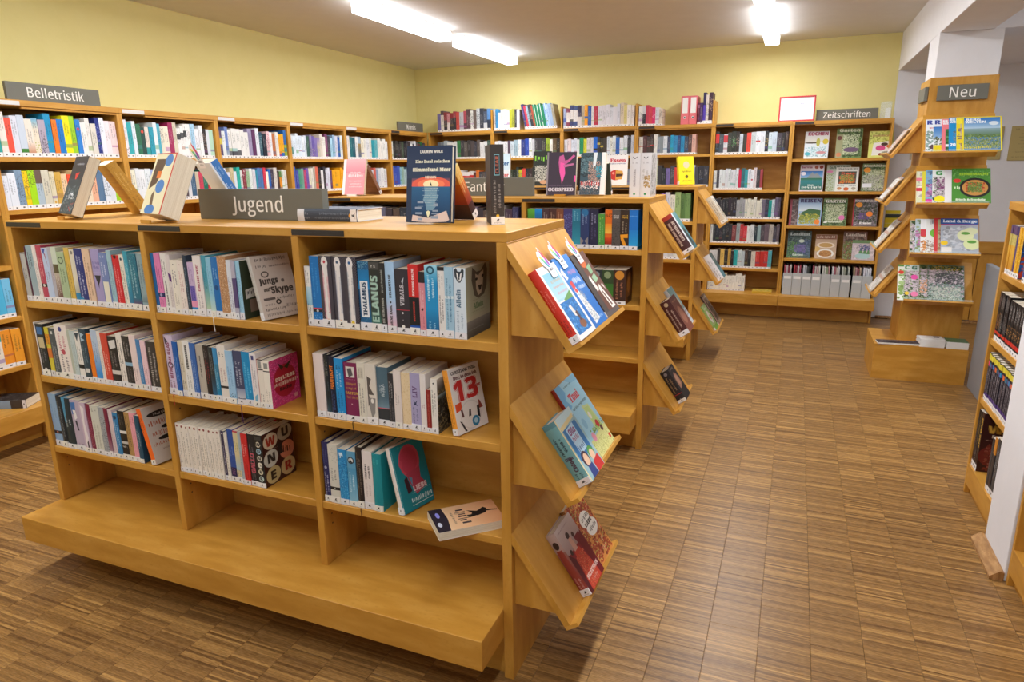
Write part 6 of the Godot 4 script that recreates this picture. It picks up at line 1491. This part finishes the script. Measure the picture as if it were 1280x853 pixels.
# ------------------------------------------------------------------ things on the other cases
func top_of_rear_cases() -> void:
	var y := 1.2504
	var g := "books shown on the second and third bookcase"
	sign_plate("Fantasy", Vector3(-0.862, y + 0.0475, -1.93), 0.0, 0.42, 0.095, 0.05, "grey sign reading Fanta, half hidden, on the second bookcase", 0.03, -0.07)
	facing(Vector3(-1.73, y + 0.003, -1.86), 0.02, 0.205, 0.14, 0.28, 0.1, "e4d8d4", "W.2-.8:8c8c94", "pink book with pale lettering standing on the second bookcase", g, "d89098", "f.0,.0,.12,1:ece4e0|g.12,.0,1,.4:e0a8ac:d0808c|w.3,.36,.8,.42:f0d8d8|w.24,.42,.9,.52:f0dcdc|w.3,.6,.9,.64:f0d8d8|w.36,.68,.84,.72:f0d8d8|w.3,.76,.9,.8:f0d8d8")
	stand(Vector3(-1.73, y, -1.86), 0.1, "small white stand under the pink book on second bookcase", 0.022, true)
	back_to_back(Vector3(-1.735, y, -2.05), 0.02, 0.19, 0.13, 0.5, -0.3, "8c6450", "N.0-1:6c4c3c|W.2-.8:c8a890", "brown book leaning behind the pink one on second bookcase", g)
	facing(Vector3(-0.49, y + 0.003, -1.9), 0.024, 0.215, 0.155, 0.16, 0.05, "4c4450", "W.2-.8:8c8c94", "dark purple book with a pink dancer standing on second bookcase", g, "3c3242", "f.0,.0,.06,1:8c848c|p.42,.1,.56,.06,.62,.2,.72,.18,.9,.06,.96,.1,.7,.26,.6,.3,.62,.5,.54,.72,.44,.46,.4,.24:c85c98|p.46,.24,.6,.26,.64,.5,.54,.74,.46,.46:f05cac|p.56,.3,.9,.26,.92,.3,.6,.36:c06c98|w.1,.76,.9,.8:6c5c74|s.08,.82,.94,.92:e4dce4:GODSPEED|f.94,.55,1,.7:f04ca8")
	stand(Vector3(-0.49, y, -1.9), 0.05, "small wooden stand under the dancer book on second bookcase")
	facing(Vector3(-0.325, y + 0.003, -1.9), 0.026, 0.21, 0.128, 0.22, 0.1, "e4e0dc", "W.2-.8:8c8c94", "teal and white book with red lettering on second bookcase", g, "38505c", "n.0,.0,.7,.6:2c3c44:.07|n.0,.1,.7,.5:54747c:.05|n.3,.2,.8,.7:b89080:.05|p.5,.0,.66,.0,.6,.3,.5,.36:d8e0e4|p.84,.0,1,.0,1,1,.8,1:e8e4e0|n.6,.3,.9,.6:2c98b0:.1|n.0,.66,.8,.88:e8d8d4:.1|w.04,.68,.78,.8:b83028|n.0,.84,.8,1:8c8484:.1|n.0,.84,.8,1:3c383c:.08")
	back_to_back(Vector3(-0.315, y, -2.06), 0.02, 0.17, 0.1, 0.36, 0.0, "34403c", "W.2-.8:a8b0a8", "dark green book leaning behind the teal and white one", g)
	book(Transform3D(Basis(), Vector3(-0.43, y, -2.03)), 0.03, 0.19, 0.1, hexc("34281f"), "W.1-.9:4c3c30".split("|"), "dark brown book standing behind the dancer book", g)
	for k in 2:
		book(Transform3D(Basis(), Vector3(-0.098 + 0.052 * k, y, -1.83)), 0.051, 0.206, 0.14, hexc("d4d2d4"), (["p.3,.08,.5,.12,.7,.08,.7,.1,.5,.14,.3,.1:3c3c40|W.2-.24:a09ca0|U.36-.76:8c8488:CASSANDRA|E.93:.1:2c8c4c", "p.3,.08,.5,.12,.7,.08,.7,.1,.5,.14,.3,.1:3c3c40|W.2-.24:a09ca0|W.36-.6:a8a4a0|n.3,.5,1,.8:b8965c:.14|E.93:.1:2c8c4c"][k]).split("|"), "thick silver grey volume, %s of the pair on second bookcase" % ["left", "right"][k], g, "c8c4c4", "n.0,.0,1,1:b8b4b0:.1".split("|"), true, false)
	# third case
	facing(Vector3(-0.625, y + 0.003, -3.6), 0.018, 0.22, 0.17, 0.12, 0.05, "ece8e4", "W.2-.8:8c8c94", "white cookery book with half burger, half tomato picture", g, "efeceb", "s.24,.12,.92,.24:c02838:Essen|w.2,.26,.92,.31:2c3c84|e.5,.66,.28,.17:c8302c|p.5,.5,.8,.52,.84,.64,.78,.8,.5,.82:d8a048|p.52,.62,.82,.62,.8,.7,.52,.72:4c2c1c|e.4,.6,.06,.04:e89080")
	var a := thing("leaflet_holder", "clear acrylic leaflet holder on the third bookcase", "holder", Vector3(-0.375, y, -3.62), 0.05)
	board("front_pane", Vector3(-0.055, 0, 0.02), Vector3(0.055, 0.18, 0.023), mats.acrylic, a, 0.0005)
	board("back_pane", Vector3(-0.055, 0, -0.023), Vector3(0.055, 0.2, -0.02), mats.acrylic, a, 0.0005)
	board("base", Vector3(-0.055, 0, -0.0198), Vector3(0.055, 0.003, 0.0198), mats.acrylic, a, 0.0005)
	var c := Image.create(100, 180, false, Image.FORMAT_RGBA8)
	c.fill(hexc("c8c8a0"))
	paint(c, 0, 100, "p.5,.0,.7,.0,.9,1,.4,1:a8a87c|n.0,.4,1,1:b8b890:.12|e.7,.88,.2,.1:90a458".split("|"))
	upright_print(c, 0.1, 0.175, a, Vector3(0, 0.004, 0.0), "leaflet")
	facing(Vector3(-0.12, y + 0.003, -3.63), 0.03, 0.2, 0.12, 0.2, 0.62, "e8d420", "W.2-.8:8c8420", "bright yellow book leaning on the third bookcase", g, "ecd818", "e.5,.3,.2,.12:e8c8a0|w.2,.5,.8,.58:5c4c18|e.5,.72,.1,.06:5c4c18|w.2,.84,.8,.9:5c4c18", true)
	facing(Vector3(-0.475, y + 0.003, -3.6), 0.01, 0.205, 0.05, 0.1, 0.0, "ecead8", "W.2-.8:8c8c94", "narrow white leaflet with coloured dots on third bookcase", g, "eceaec", "e.5,.06,.2,.03:e05c3c|e.4,.12,.2,.03:3c8cc0|e.6,.12,.16,.03:6cb04c|w.2,.4,.8,.44:d08cac|f.86,.0,1,1:b8d88c")
	facing(Vector3(-1.56, y + 0.003, -3.62), 0.02, 0.25, 0.15, 0.12, 0.05, "dce8f0", "W.2-.8:8c8c94", "white and pale blue book reading Mutter and Tochter", g, "dfeaf2", "f.0,.0,1,.5:cfe6f4|t.06,.2,.94,.42:1c5c98:Mutter|t.06,.56,.94,.78:c03430:Tochter")
	facing(Vector3(-1.22, y + 0.003, -3.64), 0.02, 0.26, 0.15, 0.12, 0.05, "20281f", "W.2-.8:8c8c94", "black book with bright green lettering on third bookcase", g, "1f2620", "w.1,.1,.9,.3:8cd83c|n.1,.4,.9,.9:c8c8bc:.05|e.6,.9,.2,.06:d0a07c")

func upright_print(c: Image, w: float, h: float, parent: Node3D, at: Vector3, called: String) -> void:
	var pr := place_print(c)
	var s := st0()
	var z := 0.0006
	for f in [z, -z]:
		uq(s, Vector3(-w / 2, h, f), Vector3(w / 2, h, f), Vector3(w / 2, 0, f), Vector3(-w / 2, 0, f), Vector3(0, 0, 1 if f > 0 else -1), pr.r.grow(-1))
	var o := obj(called, s, pr.m, parent)
	o.position = at

func top_of_wall_shelves() -> void:
	sign_plate("Belletristik", Vector3(-3.14, WALL_H + 0.0462, -1.175), PI / 2, 0.515, 0.092, 0.048, "grey sign reading Belletristik on the left wall shelf", 0.02)
	sign_plate("Krimis", Vector3(-3.14, WALL_H + 0.0462, -4.93), PI / 2, 0.5, 0.092, 0.046, "grey sign reading Krimis in the far left corner", 0.02)
	sign_plate("Zeitschriften", Vector3(0.975, WALL_H - 0.02 + 0.0462, -5.27), 0.0, 0.48, 0.092, 0.048, "grey sign reading Zeitschriften above the magazine bay", 0.02)
	var f := thing("picture_frame", "red framed notice standing on the back wall shelf", "frame", Vector3(0.575, WALL_H - 0.016, -5.24), -0.1)
	for q in [[Vector3(-0.148, 0, 0), Vector3(0.148, 0.012, 0.014)], [Vector3(-0.148, 0.198, 0), Vector3(0.148, 0.21, 0.014)], [Vector3(-0.148, 0.012, 0), Vector3(-0.136, 0.198, 0.014)], [Vector3(0.136, 0.012, 0), Vector3(0.148, 0.198, 0.014)]]:
		board("frame_bar", q[0], q[1], mats.red, f, 0.002)
	var c := Image.create(272, 186, false, Image.FORMAT_RGBA8)
	c.fill(hexc("eceaf0"))
	paint(c, 0, 272, "w.26,.26,.7,.33:a8acc0|w.6,.24,.8,.33:8c90b0|w.2,.5,.84,.57:b0b4c8|w.36,.66,.74,.72:b8bccc".split("|"))
	upright_print(c, 0.272, 0.186, f, Vector3(0, 0.012, 0.006), "notice")
	var a := thing("leaflet_holder", "small clear acrylic holder beside the Zeitschriften sign", "holder", Vector3(1.27, WALL_H - 0.019, -5.25), -0.2)
	board("front_pane", Vector3(-0.04, 0, 0.02), Vector3(0.04, 0.13, 0.023), mats.acrylic, a, 0.0005)
	board("side_pane", Vector3(-0.04, 0, -0.02), Vector3(-0.0375, 0.13, 0.0198), mats.acrylic, a, 0.0005)
	board("back_pane", Vector3(-0.04, 0, -0.023), Vector3(0.04, 0.14, -0.0202), mats.acrylic, a, 0.0005)
	board("card", Vector3(-0.004, 0.003, -0.006), Vector3(0.036, 0.085, -0.004), mats.white_paint, a, 0.0003)

# ------------------------------------------------------------------ beyond the pillar
func far_right_corner() -> void:
	var d := thing("desk_panel", "grey side panel of a desk right of the magazine pillar", "desk", Vector3(1.735, 0, -3.41))
	board("panel", Vector3(0, 0, 0), Vector3(0.03, 0.79, 0.62), mats.desk_grey, d, 0.002)
	board("desk_top", Vector3(0.03, 0.70, 0.02), Vector3(0.9, 0.73, 0.6), mats.desk_grey, d, 0.002)
	board("leg", Vector3(0.86, 0, 0.04), Vector3(0.9, 0.7, 0.58), mats.desk_grey, d, 0.002)
	var p := thing("pen_box", "black desk box with a blue bottle behind the grey panel", "box", Vector3(1.83, 0.73, -3.05))
	board("box", Vector3(-0.03, 0, -0.05), Vector3(0.05, 0.07, 0.05), mats.black, p, 0.003)
	board("pen", Vector3(0.0, 0.07, -0.01), Vector3(0.012, 0.12, 0.002), plain("2c5c9c", 0.3), p, 0.004)
	var w := thing("low_cabinet", "low beech cabinet along the white wall beyond the pillar", "cabinet", Vector3(1.75, 0, -5.455))
	board("top", Vector3(0, 0.62, 0), Vector3(1.5, 0.72, 0.04), mats.wood_h, w)
	for k in 4:
		board("door", Vector3(0.376 * k + 0.002, 0.03, 0), Vector3(0.376 * k + 0.372, 0.618, 0.028), mats.wood_v, w)
	var at := [[2.02, 2.175, 1.40, 1.665], [2.225, 2.46, 1.39, 1.665]]
	for k in 2:
		var q: Array = at[k]
		var t := thing("wall_plaque", ["gold plaque half hidden behind the pillar edge", "gold plaque with engraved lines at the right picture edge"][k], "plaque", Vector3((q[0] + q[1]) / 2, q[2], -5.4595))
		board("plate", Vector3(-(q[1] - q[0]) / 2, 0, 0), Vector3((q[1] - q[0]) / 2, q[3] - q[2], 0.006), plain("b8a468", 0.45), t, 0.001)
		var c := Image.create(int((q[1] - q[0]) * 900), int((q[3] - q[2]) * 900), false, Image.FORMAT_RGBA8)
		c.fill(hexc("bba76c"))
		paint(c, 0, c.get_width(), "w.12,.06,.24,.1:5c5034|w.4,.05,.5,.11:4c4028|w.6,.06,.9,.1:6c6040|w.3,.2,.7,.23:6c6040|w.25,.3,.8,.33:7c7048|w.3,.4,.7,.43:7c7048|w.25,.5,.8,.53:7c7048|w.35,.6,.7,.63:7c7048|w.2,.74,.8,.77:7c7048|w.1,.88,.9,.92:8c8054".split("|"))
		upright_print(c, (q[1] - q[0]) * 0.97, (q[3] - q[2]) * 0.97, t, Vector3(0, 0.004, 0.0072), "engraving")
	var s := thing("poster", "yellow and blue poster on the white wall seen between the ledges", "poster", Vector3(1.5, 0.77, -5.4595))
	board("board", Vector3(-0.12, 0, 0), Vector3(0.12, 0.27, 0.004), mats.white_paint, s, 0.0005)
	var im := Image.create(150, 170, false, Image.FORMAT_RGBA8)
	im.fill(hexc("e4e4e8"))
	paint(im, 0, 150, "f.0,.24,.5,.36:e0cc20|f.0,.36,1,.48:2c3430|f.0,.48,.45,.66:e0cc20|f.4,.5,1,.66:5c90c8|f.0,.66,.7,.8:d8c820|f.0,.8,1,1:3c4038".split("|"))
	upright_print(im, 0.236, 0.266, s, Vector3(0, 0.002, 0.005), "print")
	for k in 2:
		var t := thing("wall_switch", ["upper small switch plate on the white wall beside the pillar", "lower small switch plate on the white wall beside the pillar"][k], "switch", Vector3(1.555 - 0.02 * k, [1.41, 1.25][k], -5.4595))
		board("plate", Vector3(-0.04, 0, 0), Vector3(0.04, 0.09, 0.008), plain("cdbfa4", 0.5), t, 0.002)
		board("rocker", Vector3(-0.02, 0.02, 0.008), Vector3(0.02, 0.07, 0.012), plain("d8ccb4", 0.5), t, 0.002)
